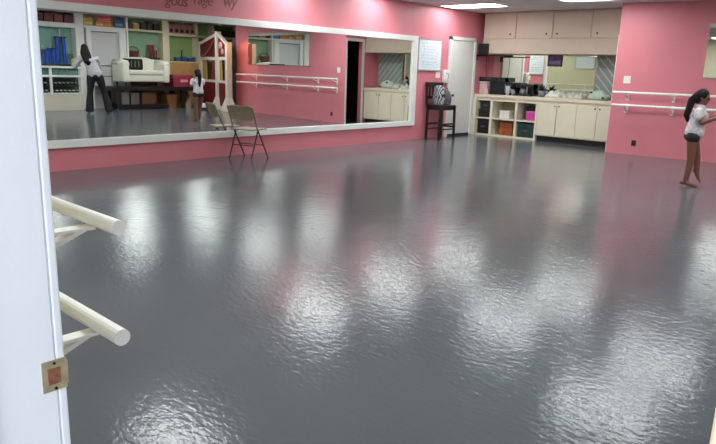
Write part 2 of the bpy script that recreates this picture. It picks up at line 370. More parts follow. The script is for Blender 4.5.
def soft_bag(name, c, sx, sy, h, mat, label, handle=True, mat2=None, group=None):
    t = thing(name, c, label, 'bag', group)
    bm = BM(); lathe(bm, [(.42, 0), (.5, .06*h), (.52, .3*h), (.49, .6*h), (.40, .85*h), (.25, .97*h), (.05, h)], c, 20, sx, sy)
    for v in bm.verts: v.co += Vector((math.sin(v.co.z*30+v.co.y*20), math.cos(v.co.z*25+v.co.x*22), 0))*.008
    obj('body', bm, mat, t, smooth=True)
    if handle:
        bm = BM(); tube(bm, [Vector(c)+Vector((0, sy*.3*math.cos(a), h*.8+h*.32*math.sin(a))) for a in [k*math.pi/8 for k in range(9)]], .01, 8); obj('handle', bm, mat2 or BLACK, t, smooth=True)
    return t
soft_bag('tote_bag', (-7.88, 11.03, .70), .24, .26, .40, ZEB, 'tall black and grey animal print bag on the bar stool, leaning at its backrest')
soft_bag('tote_bag', (-7.88, 11.29, .70), .22, .20, .30, M('grey_patterned_fabric', (92, 94, 100), .7, var=.6, scale=14), 'smaller dark grey patterned bag on the bar stool, nearer the side door')

# ------------------------------------------------------------------ folding chair
def folding_chair():
    c = Vector((-7.81, 6.09, 0)); f = Vector((-.30, .954, 0)); l = Vector((f.y, -f.x, 0))   # f forward, l to the chair's right
    mt = Matrix(((l.x, f.x, 0, c.x), (l.y, f.y, 0, c.y), (0, 0, 1, 0), (0, 0, 0, 1)))
    MET = M('tan_metal_chair', (150, 138, 114), .4, .3, var=.08, scale=30); FRM = M('dark_brown_tube', (62, 46, 44), .4, .3)
    t = thing('folding_chair', c, 'tan metal folding chair standing with its back to the room before the mirror', 'chair')
    def fin(bm): bmesh.ops.transform(bm, matrix=mt, verts=bm.verts); return bm
    bm = BM(); rbox(bm, -.20, .20, -.16, .22, .425, .445, .008); obj('seat', fin(bm), MET, t)
    bm = BM()
    prof = []
    for k in range(9):
        a = -1+k/4; prof.append((a*.20, -.175-.03*(1-a*a)))
    for (xa, ya), (xb, yb) in zip(prof[:-1], prof[1:]):
        prism(bm, [(xa, ya+.03, .58), (xb, yb+.03, .58), (xb, yb+.036, .58), (xa, ya+.036, .57)], (0, -.045, .205))
    bmesh.ops.remove_doubles(bm, verts=bm.verts, dist=.0005)
    obj('backrest', fin(bm), MET, t)
    for s in (-1, 1):
        bm = BM(); tube(bm, [(s*.215, -.06, .44), (s*.215, .22, 0)], .011, 8); obj('front_leg', fin(bm), FRM, t)
        bm = BM(); tube(bm, [(s*.215, -.20, .765), (s*.215, -.06, .44)], .013, 8); obj('back_upright', fin(bm), MET, t)
        bm = BM(); tube(bm, [(s*.195, -.02, .425), (s*.195, -.20, 0)], .011, 8); obj('rear_leg', fin(bm), FRM, t)
    bm = BM(); tube(bm, [(-.195, -.115, .20), (.195, -.115, .20)], .007, 8); obj('crossbar', fin(bm), FRM, t)
    bm = BM(); tube(bm, [(-.215, .093, .20), (.215, .093, .20)], .007, 8); obj('crossbar', fin(bm), FRM, t)
    bm = BM(); tube(bm, [(-.215, -.20, .765), (-.16, -.215, .78), (.16, -.215, .78), (.215, -.20, .765)], .011, 8); obj('top_rail', fin(bm), MET, t)
folding_chair()

# ------------------------------------------------------------------ kitchen
FY = 12.75
KN = M('bronze_knob', (120, 92, 66), .35, .8)
t = thing('wall_cabinet', (-6.4, FY, 1.79), 'long beige upper cabinet with four doors under the ceiling', 'cabinet')
bm = BM(); box(bm, -8.0, -4.755, FY+.004, YK-.004, 1.79, ZC-.002); obj('body', bm, CAB, t)
bm = BM(); box(bm, -8.0, -4.755, FY-.012, FY+.004, 1.79, 2.075); obj('valance', bm, CAB, t)
ux = [-7.99, -7.205, -6.372, -5.557, -4.76]
for i, kx in enumerate((ux[1]-.13, ux[2]-.13, ux[2]+.1, ux[3]+.12)):
    bm = BM(); box(bm, ux[i]+.012, ux[i+1]-.012, FY-.018, FY+.004, 2.10, 2.62); d = obj('door', bm, CAB, t, bev=.006)
    bm = BM(); ball(bm, (kx, FY-.03, 2.19), .018, .016, .018, 10); k = obj('knob', bm, KN, d, smooth=True)
t = thing('base_cabinet', (-5.7, FY, 0), 'ivory base cabinet with four doors and a dark toe kick', 'cabinet')
bm = BM(); box(bm, -6.55, -4.755, FY+.004, YK-.004, .115, .84); obj('body', bm, CABLOW, t)
bm = BM(); box(bm, -6.55, -4.755, FY+.07, YK-.004, 0, .115); obj('toe_kick', bm, M('dark_toe_kick', (40, 36, 36), .6), t)
bx = [-6.545, -6.115, -5.685, -5.262, -4.76]
for i, kx in enumerate((bx[1]-.045, bx[2-1]+.05, bx[3]-.045, bx[3]+.05)):
    bm = BM(); box(bm, bx[i]+.007, bx[i+1]-.007, FY-.018, FY+.004, .13, .80); d = obj('door', bm, CABLOW, t, bev=.006)
    bm = BM(); ball(bm, (kx, FY-.03, .745), .016, .015, .016, 10); obj('knob', bm, KN, d, smooth=True)
t = thing('open_shelf', (-7.34, FY, 0), 'cream open shelf unit of six cubbyholes under the worktop', 'shelf')
bm = BM()
for x0, x1 in ((-8.125, -8.03), (-7.70, -7.64), (-7.08, -7.03), (-6.60, -6.555)):
    bm = BM(); box(bm, x0, x1, FY-(.07 if x0 < -8 else 0), YK-.02, 0, .84); obj('upright', bm, CABLOW, t)
bm = BM(); box(bm, -8.125, -6.55, FY-.002, YK-.02, 0, .04); obj('bottom_board', bm, CABLOW, t)
bm = BM(); box(bm, -8.03, -6.60, FY-.003, YK-.02, .375, .405); obj('shelf_board', bm, CABLOW, t)
bm = BM(); box(bm, -8.125, -6.55, FY-.002, YK-.02, .775, .838); obj('top_rail', bm, CABLOW, t)
bm = BM(); box(bm, -8.125, -6.55, YK-.03, YK-.001, 0, .84); obj('back_panel', bm, M('shelf_back_tan', (190, 176, 150), .6), t)
bm = BM(); rbox(bm, -8.125, -4.755, FY-.03, YK-.001, .841, .91, .008); tag(obj('worktop', bm, M('cream_worktop', (226, 212, 192), .35, var=.04)), 'long cream worktop over the open shelf and base cabinet', 'worktop')
ZW = .911
t = thing('wall_mirror', (-6.9, YK, .95), 'mirror behind the kitchen worktop, under the upper cabinet', 'mirror')
bm = BM(); box(bm, -7.99, -5.60, YK-.006, YK, .96, 1.789); obj('mirror_glass', bm, mirror_mat('kitchen_mirror_glass', (.84, .86, .76)), t)
bm = BM(); box(bm, -7.99, -5.60, YK-.012, YK, .93, .96); obj('bottom_channel', bm, CHROME, t)
def lattice():
    m = bpy.data.materials.new('diagonal_patterned_glass'); m.use_nodes = True; nt = m.node_tree; b = nt.nodes['Principled BSDF']; L = nt.links
    tc = nt.nodes.new('ShaderNodeTexCoord'); mp = nt.nodes.new('ShaderNodeMapping'); mp.inputs['Rotation'].default_value = (0, math.radians(42), 0)
    L.new(tc.outputs['Object'], mp.inputs['Vector'])
    w = nt.nodes.new('ShaderNodeTexWave'); w.inputs['Scale'].default_value = 2.6; w.inputs['Distortion'].default_value = 1.2; w.inputs['Detail'].default_value = 2; L.new(mp.outputs['Vector'], w.inputs['Vector'])
    r = nt.nodes.new('ShaderNodeValToRGB'); r.color_ramp.elements[0].position = .84; r.color_ramp.elements[1].position = .96
    r.color_ramp.elements[0].color = (*s2l((140, 152, 148)), 1); r.color_ramp.elements[1].color = (*s2l((188, 196, 190)), 1)
    L.new(w.outputs['Fac'], r.inputs['Fac']); L.new(r.outputs['Color'], b.inputs['Base Color']); b.inputs['Roughness'].default_value = .3
    return m
bm = BM(); box(bm, -5.585, -4.78, YK-.008, YK, .97, 1.789); w1 = struct('window_1', bm, lattice())
bm = BM(); box(bm, -5.60, -5.575, YK-.02, YK, .95, 1.789); box(bm, -4.785, -4.76, YK-.02, YK, .95, 1.789); box(bm, -5.6, -4.76, YK-.02, YK, .94, .97); obj('window_frame', bm, CHROME, w1)
# small framed picture on the kitchen mirror
def framed(name, x0, x1, y, z0, z1, col, label, axis='y', frame=(30, 22, 40), fw=.02, cat='picture', group=None, second=None):
    t = thing(name, ((x0+x1)/2, y, z0), label, cat, group)
    a = BM(); b = BM(); c = BM()
    F = M('frame_%d_%d_%d' % frame, frame, .5); I = M('print_%d_%d_%d' % col, col, .5, var=.35, scale=9)
    box(a, x0, x1, y-.012, y, z0, z0+fw); box(a, x0, x1, y-.012, y, z1-fw, z1); box(a, x0, x0+fw, y-.012, y, z0+fw, z1-fw); box(a, x1-fw, x1, y-.012, y, z0+fw, z1-fw)
    box(b, x0+fw, x1-fw, y-.008, y, z0+fw, z1-fw)
    if second:
        zz = z0+fw+(z1-z0)*.12; zm = z0+(z1-z0)*.48; box(c, x0+fw*2, x1-fw*2, y-.010, y-.007, zz, zm)
    if axis == 'x':       # the same picture on a wall facing -X: x plays the part of y
        for q in (a, b, c):
            for v in q.verts: v.co = Vector((y+(v.co.y-y), v.co.x, v.co.z))
        t.location = (y, (x0+x1)/2, z0); OFF[t.name] = Vector(t.location)
    obj('frame', a, F, t); obj('print', b, I, t)
    if second: obj('print_motif', c, M('motif_%d_%d_%d' % second, second, .6, var=.3, scale=25), t)
    else: c.free()
    return t
framed('framed_picture', -6.67, -6.34, YK-.007, 1.55, 1.785, (112, 92, 140), 'small dark purple picture on the kitchen mirror, under the upper cabinet', second=(150, 130, 190))
# black corner shelf with speaker
t = thing('corner_shelf', (XL, 12.68, 1.74), 'short black shelf fixed in the corner under the upper cabinet', 'shelf')
bm = BM(); box(bm, XL, -7.40, 12.665, 12.73, 1.735, 1.757); box(bm, XL, -7.84, 12.665, 12.745, 1.735, 1.757); obj('board', bm, BLACK, t)
bm = BM(); box(bm, XL, -8.10, 12.665, 12.735, 1.64, 1.735); obj('bracket', bm, BLACK, t)
t = thing('loudspeaker', (-7.95, 12.70, 1.758), 'small black loudspeaker standing on the corner shelf', 'speaker')
bm = BM(); rbox(bm, -8.06, -7.83, 12.672, 12.73, 1.759, 2.0, .008); obj('cabinet_box', bm, BLACK, t)
bm = BM(); box(bm, -8.045, -7.845, 12.662, 12.67, 1.775, 1.985); obj('grille', bm, BLKCLOTH, t)
bm = BM(); tube(bm, [(-7.88, 12.735, 1.76), (-7.88, 12.74, 1.5), (-7.87, 12.8, 1.2), (-7.86, 12.9, .95)], .006, 6); obj('cable', bm, M('grey_cable', (70, 58, 62), .6), t)

# --- things on the worktop
t = thing('storage_box', (-7.98, 13.0, ZW), 'clear white plastic box holding pinkish things, at the corner end of the worktop', 'box')
bm = BM(); rbox(bm, -8.10, -7.87, 12.88, 13.15, ZW, 1.165, .012); obj('body', bm, M('milky_pink_plastic', (206, 176, 176), .3, var=.2, scale=10), t)
bm = BM(); rbox(bm, -8.11, -7.86, 12.87, 13.16, 1.165, 1.185, .006); obj('lid', bm, M('milky_plastic', (222, 218, 216), .3), t)
t = thing('microwave', (-7.55, 13.06, ZW), 'black microwave oven on the worktop', 'microwave')
bm = BM(); rbox(bm, -7.84, -7.29, 12.90, 13.20, ZW, 1.184, .01); obj('body', bm, BLACK, t)
bm = BM(); box(bm, -7.82, -7.42, 12.892, 12.901, ZW+.03, 1.165); d = obj('door', bm, M('dark_glass', (14, 15, 22), .1), t)
bm = BM(); tube(bm, [(-7.44, 12.88, ZW+.05), (-7.44, 12.88, 1.15)], .008, 8); obj('handle', bm, CHROME, d)
bm = BM(); box(bm, -7.40, -7.30, 12.892, 12.901, ZW+.03, 1.165); obj('control_panel', bm, M('dark_grey_panel', (48, 48, 56), .3), t)
t = thing('video_player', (-7.86, 13.03, 1.186), 'flat black video player lying across the plastic box and microwave', 'player')
bm = BM(); rbox(bm, -8.11, -7.62, 12.87, 13.17, 1.186, 1.285, .006); obj('case', bm, BLACK, t)
bm = BM(); box(bm, -8.07, -7.80, 12.865, 12.871, 1.235, 1.26); obj('slot', bm, M('grey_slot', (60, 60, 66), .4), t)
for i, (x, r, h, c, l) in enumerate(((-7.35, .05, .20, (198, 200, 210), 'pale grey plastic cup stack on the worktop before the microwave'), (-7.225, .035, .13, (150, 152, 160), 'short grey mug on the worktop between microwave and coffee maker'))):
    t = thing('cup', (x, 12.84, ZW), l, 'cup')
    bm = BM(); lathe(bm, [(r*.7, 0), (r, h), (r*.9, h), (r*.62, .01)], (x, 12.84, ZW), 16); obj('body', bm, M('cup_%d' % i, c, .3), t, smooth=True)
    bm = BM(); tube(bm, [(x+r*.85, 12.84, ZW+h*.75), (x+r*1.6, 12.84, ZW+h*.65), (x+r*1.5, 12.84, ZW+h*.35), (x+r*.8, 12.84, ZW+h*.3)], .006, 6); obj('handle', bm, M('cup_%d' % i, c), t)
t = thing('coffee_maker', (-7.05, 13.0, ZW), 'black and grey coffee maker on the worktop', 'coffee maker')
bm = BM(); rbox(bm, -7.18, -6.90, 12.90, 13.15, ZW, ZW+.03, .006); box(bm, -7.18, -6.90, 13.06, 13.15, ZW+.03, ZW+.17); rbox(bm, -7.18, -6.90, 12.90, 13.15, ZW+.17, ZW+.255, .012); obj('body', bm, BLACK, t)
bm = BM(); lathe(bm, [(.05, 0), (.07, .03), (.072, .08), (.045, .125)], (-7.06, 12.98, ZW+.032), 16); obj('jug', bm, M('smoky_glass', (120, 124, 134), .1), t, smooth=True)
bm = BM(); box(bm, -6.93, -6.90, 12.885, 12.905, ZW+.04, ZW+.2); obj('side_panel', bm, CHROME, t)
t = thing('potted_plant', (-6.63, 13.02, ZW), 'dark spiky potted plant on the worktop', 'plant')
bm = BM(); lathe(bm, [(.06, 0), (.085, .13), (.075, .13), (.07, .11)], (-6.63, 13.02, ZW), 16); obj('pot', bm, M('grey_blue_pot', (120, 128, 140), .4), t, smooth=True)
bm = BM()
for k in range(46):
    a = random.uniform(0, 6.28); e = random.uniform(.1, 1.3); L = random.uniform(.10, .21); q = Vector((-6.63, 13.02, ZW+.1))
    dv = Vector((math.cos(a)*math.sin(e), math.sin(a)*math.sin(e)*.7, math.cos(e))); n = dv.cross(Vector((0, 0, 1))).normalized()*.016
    p1 = q+dv*L*.55; p2 = q+dv*L+Vector((0, 0, -.03*e)); th = Vector((0, 0, .003))
    vs = [q-n*.4, q+n*.4, p1+n, p2, p1-n]; prism(bm, vs, th)
obj('foliage', bm, M('very_dark_leaf', (26, 30, 34), .5, var=.3, scale=30), t)
def cloth_heap(c, sx, sy, h, mat, label, cat='cloth', name='folded_cloth', group=None):
    bm = BM()
    n = 14; grid = [[None]*n for _ in range(n)]
    for i in range(n):
        for j in range(n):
            u, v = i/(n-1)*2-1, j/(n-1)*2-1; e = max(0, 1-(abs(u)**3.0))*max(0, 1-abs(v)**3.0)
            z = h*e**.5*(.72+.28*math.sin(u*7+c[0]*9)*math.cos(v*6+c[0]*5)); grid[i][j] = bm.verts.new((c[0]+u*sx/2, c[1]+v*sy/2, c[2]+max(0, z)))
    for i in range(n-1):
        for j in range(n-1): bm.faces.new((grid[i][j], grid[i+1][j], grid[i+1][j+1], grid[i][j+1]))
    edge = [grid[i][0] for i in range(n)]+[grid[n-1][j] for j in range(1, n)]+[grid[i][n-1] for i in range(n-2, -1, -1)]+[grid[0][j] for j in range(n-2, 0, -1)]
    bm.faces.new(list(reversed(edge)))
    o = obj(name, bm, mat, None, smooth=True); tag(o, label, cat, group); return o
CW = M('crumpled_white_plastic', (214, 214, 204), .4, var=.15, scale=14, bump=.4, bscale=30)
cloth_heap((-6.29, 12.97, ZW), .36, .34, .17, CW, 'crumpled white plastic bag on the worktop right beside the dark plant', 'plastic bag', 'plastic_bag')
cloth_heap((-5.97, 12.98, ZW), .27, .36, .135, M('pale_green_plastic', (196, 204, 192), .4, var=.15, scale=14, bump=.4, bscale=30), 'flat pale greenish plastic bag in the middle of the worktop heap', 'plastic bag', 'plastic_bag')
cloth_heap((-5.73, 12.95, ZW), .20, .32, .15, M('grey_white_plastic', (202, 198, 190), .4, var=.15, scale=14, bump=.4, bscale=30), 'crumpled grey white bag on the worktop next to the mint bundle', 'plastic bag', 'plastic_bag')
t = thing('cloth_bundle', (-5.36, 12.96, ZW), 'mint green cloth bundle with dark spots at the worktop end by the pink wall', 'cloth')
bm = BM(); lathe(bm, [(.18, 0.012), (.22, .05), (.205, .10), (.15, .16), (.04, .20)], (-5.36, 12.97, ZW), 18, 1.0, .7)
for v in bm.verts: v.co += Vector((math.sin(v.co.z*40+v.co.y*30), 0, math.sin(v.co.x*40)*.7))*.012
obj('body', bm, M('mint_cloth', (184, 204, 190), .7, var=.12, scale=16), t, smooth=True)
for q in ((-5.46, 12.81, ZW+.15), (-5.22, 12.82, ZW+.05)):
    bm = BM(); ball(bm, q, .03, .02, .02, 8); obj('dark_knot', bm, M('dark_green_knot', (34, 44, 40), .6), t, smooth=True)

# --- things in the cubbyholes
def bin_box(name, x0, x1, y0, y1, z0, z1, col, label, lid=None, cat='box', rough=.45, handle=False, bev=.01, var=.1):
    t = thing(name, ((x0+x1)/2, (y0+y1)/2, z0), label, cat)
    lz = (z1-z0)*.12 if lid else 0
    bm = BM(); rbox(bm, x0+.006, x1-.006, y0+.006, y1-.006, z0, z1-lz, bev)
    obj('body', bm, M('bin_%d_%d_%d' % col, col, rough, var=var, scale=12), t)
    if lid:
        bm = BM(); rbox(bm, x0, x1, y0, y1, z1-lz, z1, min(.008, lz*.4)); obj('lid', bm, M('lid_%d_%d_%d' % lid, lid, rough), t)
    if handle:
        bm = BM(); box(bm, (x0+x1)/2-.05, (x0+x1)/2+.05, y0-.012, y0+.008, (z0+z1)/2-.012, (z0+z1)/2+.012); obj('handle', bm, M('grey_grip', (90, 90, 96), .5), t)
    return t
bin_box('fabric_bin', -8.01, -7.71, 12.77, 13.15, .406, .58, (20, 20, 22), 'low black box in the upper corner cubbyhole', lid=(30, 30, 33))
bin_box('equipment_case', -7.97, -7.72, 12.80, 13.12, .581, .75, (34, 34, 38), 'black case lying on top of the black box in the upper corner cubbyhole', cat='case', handle=True)
bin_box('fabric_bin', -8.015, -7.715, 12.775, 13.18, .041, .355, (14, 14, 16), 'large black bin filling the lower corner cubbyhole', cat='bin', rough=.6, handle=True)
bin_box('storage_box', -7.49, -7.24, 12.80, 13.05, .406, .575, (226, 224, 222), 'white lidded box in the middle upper cubbyhole', lid=(236, 234, 232))
bin_box('storage_box', -7.47, -7.14, 12.80, 13.1, .041, .19, (158, 84, 44), 'lower orange brown box in the middle lower cubbyhole', lid=(176, 96, 52), var=.4)
bin_box('storage_box', -7.46, -7.15, 12.81, 13.09, .191, .335, (150, 74, 40), 'upper orange brown box stacked in the middle lower cubbyhole', lid=(120, 66, 40), var=.4)
bin_box('fabric_bin', -6.97, -6.62, 13.0, 13.19, .406, .70, (26, 24, 30), 'black bin standing behind the magenta box in the right upper cubbyhole', cat='bin')
bin_box('storage_box', -6.84, -6.62, 12.79, 12.98, .406, .60, (206, 70, 160), 'magenta box in the right upper cubbyhole', lid=(214, 110, 180))
bin_box('storage_box', -7.01, -6.62, 12.79, 13.15, .041, .33, (32, 58, 58), 'dark green plastic crate in the right lower cubbyhole', lid=(40, 66, 64), var=.5, handle=True)

BEFORE = set(COL.objects)
# ------------------------------------------------------------------ trophy wall (faces the mirror)
SX = 2.75
GREEN = M('sage_green_panel', (142, 178, 146), .6, var=.08, scale=3)
POST = M('cream_post_paint', (222, 212, 184), .5)
TAN = M('tan_plywood', (188, 146, 92), .5, var=.15, scale=5)
SHELFW = M('pale_shelf_board', (206, 200, 176), .5)
t = thing('trophy_shelf', (2.9, 8.0, 0), 'built-in shelf with sage green back behind the display counter', 'shelf')
bm = BM(); box(bm, 3.03, XR-.002, 6.2, 8.70, 0, ZC-.002); obj('back_panel', bm, M('teal_green_panel', (132, 180, 168), .6, var=.08, scale=3), t)
bm = BM(); box(bm, SX, 3.03, 8.67, 8.92, 0, ZC-.002); obj('upright', bm, WHITE, t)
bm = BM(); box(bm, SX, 3.03, 6.2, 6.3, 0, ZC-.002); obj('upright', bm, WHITE, t)
bm = BM(); box(bm, SX, 3.03, 6.3, 8.67, 2.24, 2.36); obj('shelf_board', bm, WHITE, t)
bm = BM(); box(bm, SX, 3.03, 6.3, 8.67, 1.15, 1.19); obj('shelf_board', bm, WHITE, t)
t = thing('trophy_shelf', (2.9, 10.9, 0), 'built-in shelf with green back and wide cream post behind the white sofa', 'shelf')
bm = BM(); box(bm, 3.03, XR-.002, 10.24, 11.46, 1.4, ZC-.002); obj('back_panel', bm, GREEN, t)
bm = BM(); box(bm, SX, 3.03, 10.23, 10.29, 0, ZC-.002); obj('upright', bm, WHITE, t)
bm = BM(); box(bm, SX, 3.03, 11.46, 11.69, 0, ZC-.002); obj('post', bm, POST, t)
bm = BM(); box(bm, SX, 3.03, 10.29, 11.46, 2.27, 2.33); obj('shelf_board', bm, SHELFW, t)
bm = BM(); box(bm, SX, 3.03, 10.29, 11.46, 1.42, 1.46); obj('shelf_board', bm, SHELFW, t)
bm = BM(); box(bm, SX+.02, 3.03, 10.29, 11.46, 0, 1.42); obj('front_panel', bm, M('brown_panel', (128, 84, 52), .6, var=.2, scale=4), t)
t = thing('trophy_shelf', (2.9, 13, 0), 'built-in shelf with tan plywood front beside and behind the maroon booth', 'shelf')
bm = BM(); box(bm, 3.03, XR-.002, 11.69, 14.45, 1.4, ZC-.002); obj('back_panel', bm, M('yellow_green_panel', (150, 178, 118), .6, var=.08, scale=3), t)
for y0, y1 in ((12.72, 12.78), (13.34, 13.44), (14.39, 14.45)):
    bm = BM(); box(bm, SX, 3.03, y0, y1, 1.43, ZC-.002); obj('upright', bm, POST, t)
bm = BM(); box(bm, SX, 3.03, 11.69, 14.45, 2.21, 2.28); obj('shelf_board', bm, POST, t)
bm = BM(); box(bm, SX, 3.03, 11.69, 14.45, 1.40, 1.43); obj('shelf_board', bm, POST, t)
bm = BM(); box(bm, SX, 3.03, 11.69, 14.45, 0, 1.40); obj('front_panel', bm, TAN, t)
# white door between the shelves
bm = BM(); box(bm, SX-.02, 3.05, 8.97, 9.12, 0, 2.27); box(bm, SX-.02, 3.05, 9.99, 10.2, 0, 2.27); box(bm, SX-.02, 3.05, 9.12, 9.99, 2.19, 2.27)
d4 = struct('door_4', bm, WHITE, bev=.005)
bm = BM(); box(bm, SX+.08, SX+.12, 9.12, 9.99, 1.235, 2.17); box(bm, SX+.08, SX+.12, 9.12, 9.99, .93, 1.215); box(bm, SX+.08, SX+.12, 9.12, 9.99, 0, .91)
obj('door_leaf', bm, M('pale_grey_door', (206, 208, 208), .4), d4, bev=.004)
bm = BM(); box(bm, SX+.11, SX+.15, 9.12, 9.99, 0, 2.19); obj('shadow_gap', bm, M('dark_gap', (60, 60, 62), .6), d4)
bm = BM(); box(bm, SX-.02, 3.03, 8.92, 10.23, 2.272, 2.33); tag(obj('picture_ledge', bm, WHITE), 'white ledge above the pale grey door carrying small pictures', 'shelf')
PL = dict(axis='x', fw=.015)
framed('framed_picture', 8.96, 9.24, 2.84, 2.331, 2.55, (222, 190, 96), 'yellow picture on the ledge over the pale door, at its trophy end', frame=(200, 180, 120), second=(240, 220, 150), **PL)
framed('framed_picture', 9.31, 9.56, 2.84, 2.331, 2.48, (236, 170, 100), 'orange picture with pale motif on the ledge over the pale door, under the red sign', frame=(220, 110, 50), second=(240, 214, 160), **PL)
framed('framed_picture', 9.58, 9.83, 2.84, 2.331, 2.48, (244, 150, 70), 'bright orange picture on the ledge over the pale door, beside the blue one', frame=(226, 120, 60), second=(248, 190, 90), **PL)
framed('small_sign', 9.40, 9.80, 2.88, 2.49, 2.64, (232, 78, 84), 'red sign with pale border above the orange pictures', frame=(246, 190, 176), cat='sign', second=(250, 150, 150), **PL)
framed('framed_picture', 9.90, 10.20, 2.84, 2.331, 2.60, (60, 110, 160), 'blue picture on the ledge over the pale door, nearest the brown basket', frame=(40, 60, 90), second=(120, 170, 200), **PL)
# red and maroon boxes on the top board behind the counter
for i in range(6):
    y = 7.02+i*.275
    c = ((122, 60, 62), (150, 74, 80), (104, 44, 52))[i % 3]
    bin_box('shoe_box', 2.80, 3.0, y, y+.25, 2.361, 2.57+.04*(i % 2), c, 'red brown box, %s from the white upright on the top board over the trophies' % ('sixth', 'fifth', 'fourth', 'third', 'second', 'first')[i], lid=((150, 96, 92), (98, 54, 60))[i % 2], var=.3)
# trophies
BLUE = M('blue_trophy_column', (34, 74, 190), .3, var=.2, scale=10); GOLDM = M('gold_trophy_figure', (206, 170, 90), .3, .8); SILV = M('pale_silver', (190, 200, 214), .3, .7)
RED = M('red_trophy_column', (140, 32, 40), .3, var=.2, scale=10)
def trophy(y, z, h, w, col, label, fig=SILV, x=2.9, cols=2, base=None):
    t = thing('trophy', (x, y, z), label, 'trophy', 'trophies on the shelves')
    bm = BM(); rbox(bm, x-w*.45, x+w*.45, y-w*.5, y+w*.5, z, z+.05, .006); obj('base', bm, base or M('black_marble', (34, 34, 40), .3), t)
    for k in range(cols):
        yy = y+(k-(cols-1)/2)*w*.62; bm = BM(); tube(bm, [(x, yy, z+.05), (x, yy, z+h*.74)], w*.17, 10); obj('column', bm, col, t, smooth=False)
    bm = BM(); rbox(bm, x-w*.32, x+w*.32, y-w*.48, y+w*.48, z+h*.74, z+h*.77, .004); obj('top_plate', bm, M('black_marble'), t)
    bm = BM(); q = z+h*.77; s = h*.23
    lathe(bm, [(.10*s, 0), (.05*s, .1*s), (.09*s, .35*s), (.13*s, .6*s), (.05*s, .72*s), (.10*s, .82*s), (.09*s, .92*s), (.02*s, s)], (x, y, q), 10)
    tube(bm, [(x, y-.08*s, q+.6*s), (x, y-.28*s, q+.8*s)], .035*s, 6); tube(bm, [(x, y+.08*s, q+.6*s), (x, y+.26*s, q+.92*s)], .035*s, 6)
    obj('figure', bm, fig, t, smooth=True)
trophy(8.28, 1.191, 1.03, .30, BLUE, 'tallest blue trophy, standing left of the woman before the green back')
trophy(8.02, 1.191, .62, .22, BLUE, 'middle-sized blue trophy next to the tallest one, on its far side from the woman')
trophy(7.78, 1.191, .56, .24, BLUE, 'short blue trophy third from the white upright behind the counter')
trophy(7.5, 1.191, .70, .22, BLUE, 'slim blue trophy farthest from the woman behind the counter')
trophy(8.54, 1.191, .42, .16, M('teal_column', (60, 120, 120), .3), 'small teal and gold trophy close to the white upright', fig=GOLDM, cols=1)
trophy(11.12, 1.461, .56, .22, RED, 'tall red trophy on the green shelf above the white sofa')
trophy(11.31, 1.461, .36, .16, RED, 'short red trophy beside the cream post above the white sofa', cols=1)
trophy(11.80, 1.431, .36, .10, x=2.975, col=M('dark_brown_column', (44, 34, 34), .3), label='small dark trophy beside the cream post above the plywood front', cols=1)
trophy(12.28, 1.431, .46, .10, x=2.975, col=M('dark_brown_column'), label= 'slim dark trophy above the plywood front beside the maroon booth', cols=1)
t = thing('wicker_basket', (2.9, 10.51, 1.461), 'red brown wicker basket on the green shelf above the white sofa', 'basket')
bm = BM(); lathe(bm, [(.13, 0), (.17, .12), (.19, .24), (.175, .24), (.15, .05)], (2.9, 10.51, 1.461), 16, .7, 1); obj('body', bm, M('brown_wicker', (104, 52, 44), .7, var=.3, scale=40, bump=.5, bscale=80), t)
bm = BM(); tube(bm, [(2.9, 10.51+.18*math.cos(a), 1.69+.13*math.sin(a)) for a in [k*math.pi/10 for k in range(11)]], .012, 6); obj('handle', bm, M('brown_wicker'), t)
t = thing('candle', (2.83, 10.74, 1.461), 'small cream candle beside the wicker basket', 'candle')
bm = BM(); lathe(bm, [(.035, 0), (.035, .1), (.01, .1)], (2.83, 10.74, 1.461)); obj('wax', bm, POST, t)
bm = BM(); tube(bm, [(2.83, 10.74, 1.56), (2.83, 10.74, 1.58)], .004, 5); obj('wick', bm, BLACK, t)
# top board over the basket: dark boxes and one yellow box
for y0, y1, h, c, l in ((10.31, 10.47, .24, (52, 36, 40), 'dark maroon box on the top board next to the yellow box'),
                        (10.49, 10.71, .17, (196, 158, 84), 'yellow box on the top board over the wicker basket'),
                        (10.74, 10.95, .21, (44, 40, 52), 'dark blue grey box on the top board, right beside the yellow box'),
                        (10.97, 11.16, .25, (58, 42, 40), 'dark brown box on the top board, middle of the dark row'),
                        (11.18, 11.42, .20, (48, 44, 48), 'charcoal box on the top board beside the cream post')):
    bin_box('shoe_box', 2.80, 3.0, y0, y1, 2.331, 2.331+h, c, l, lid=tuple(int(v*1.25) for v in c), var=.3)
# pink pictures on the top board over the plywood unit
for i in range(5):
    y = 11.75+i*.195
    framed('framed_picture', y, y+.18, 2.86, 2.281, 2.56, (196, 120, 128), 'pink picture with dark figure, %s from the cream post on the top board' % ('first', 'second', 'third', 'fourth', 'fifth')[i], frame=(190, 150, 150), second=(50, 26, 30), group='pink pictures on the top board', **PL)
for i in range(3):
    y = 13.46+i*.3
    bin_box('shoe_box', 2.80, 3.0, y, y+.27, 2.281, 2.50, (50, 64, 62), 'dark green grey box above the booth, %s from the upright' % ('first', 'second', 'third')[i], lid=(86, 100, 98), var=.5)
for i, (y, w, h) in enumerate(((11.93, .22, .13), (12.17, .2, .16), (12.42, .17, .12), (12.6, .1, .15))):
    bin_box('storage_box', 2.78, 2.92, y, y+w-.02, 1.431, 1.431+h, (56, 92, 130), 'blue box on the shelf above the plywood front, %s from the cream post' % ('first', 'second', 'third', 'fourth')[i], lid=(70, 110, 150), var=.3)
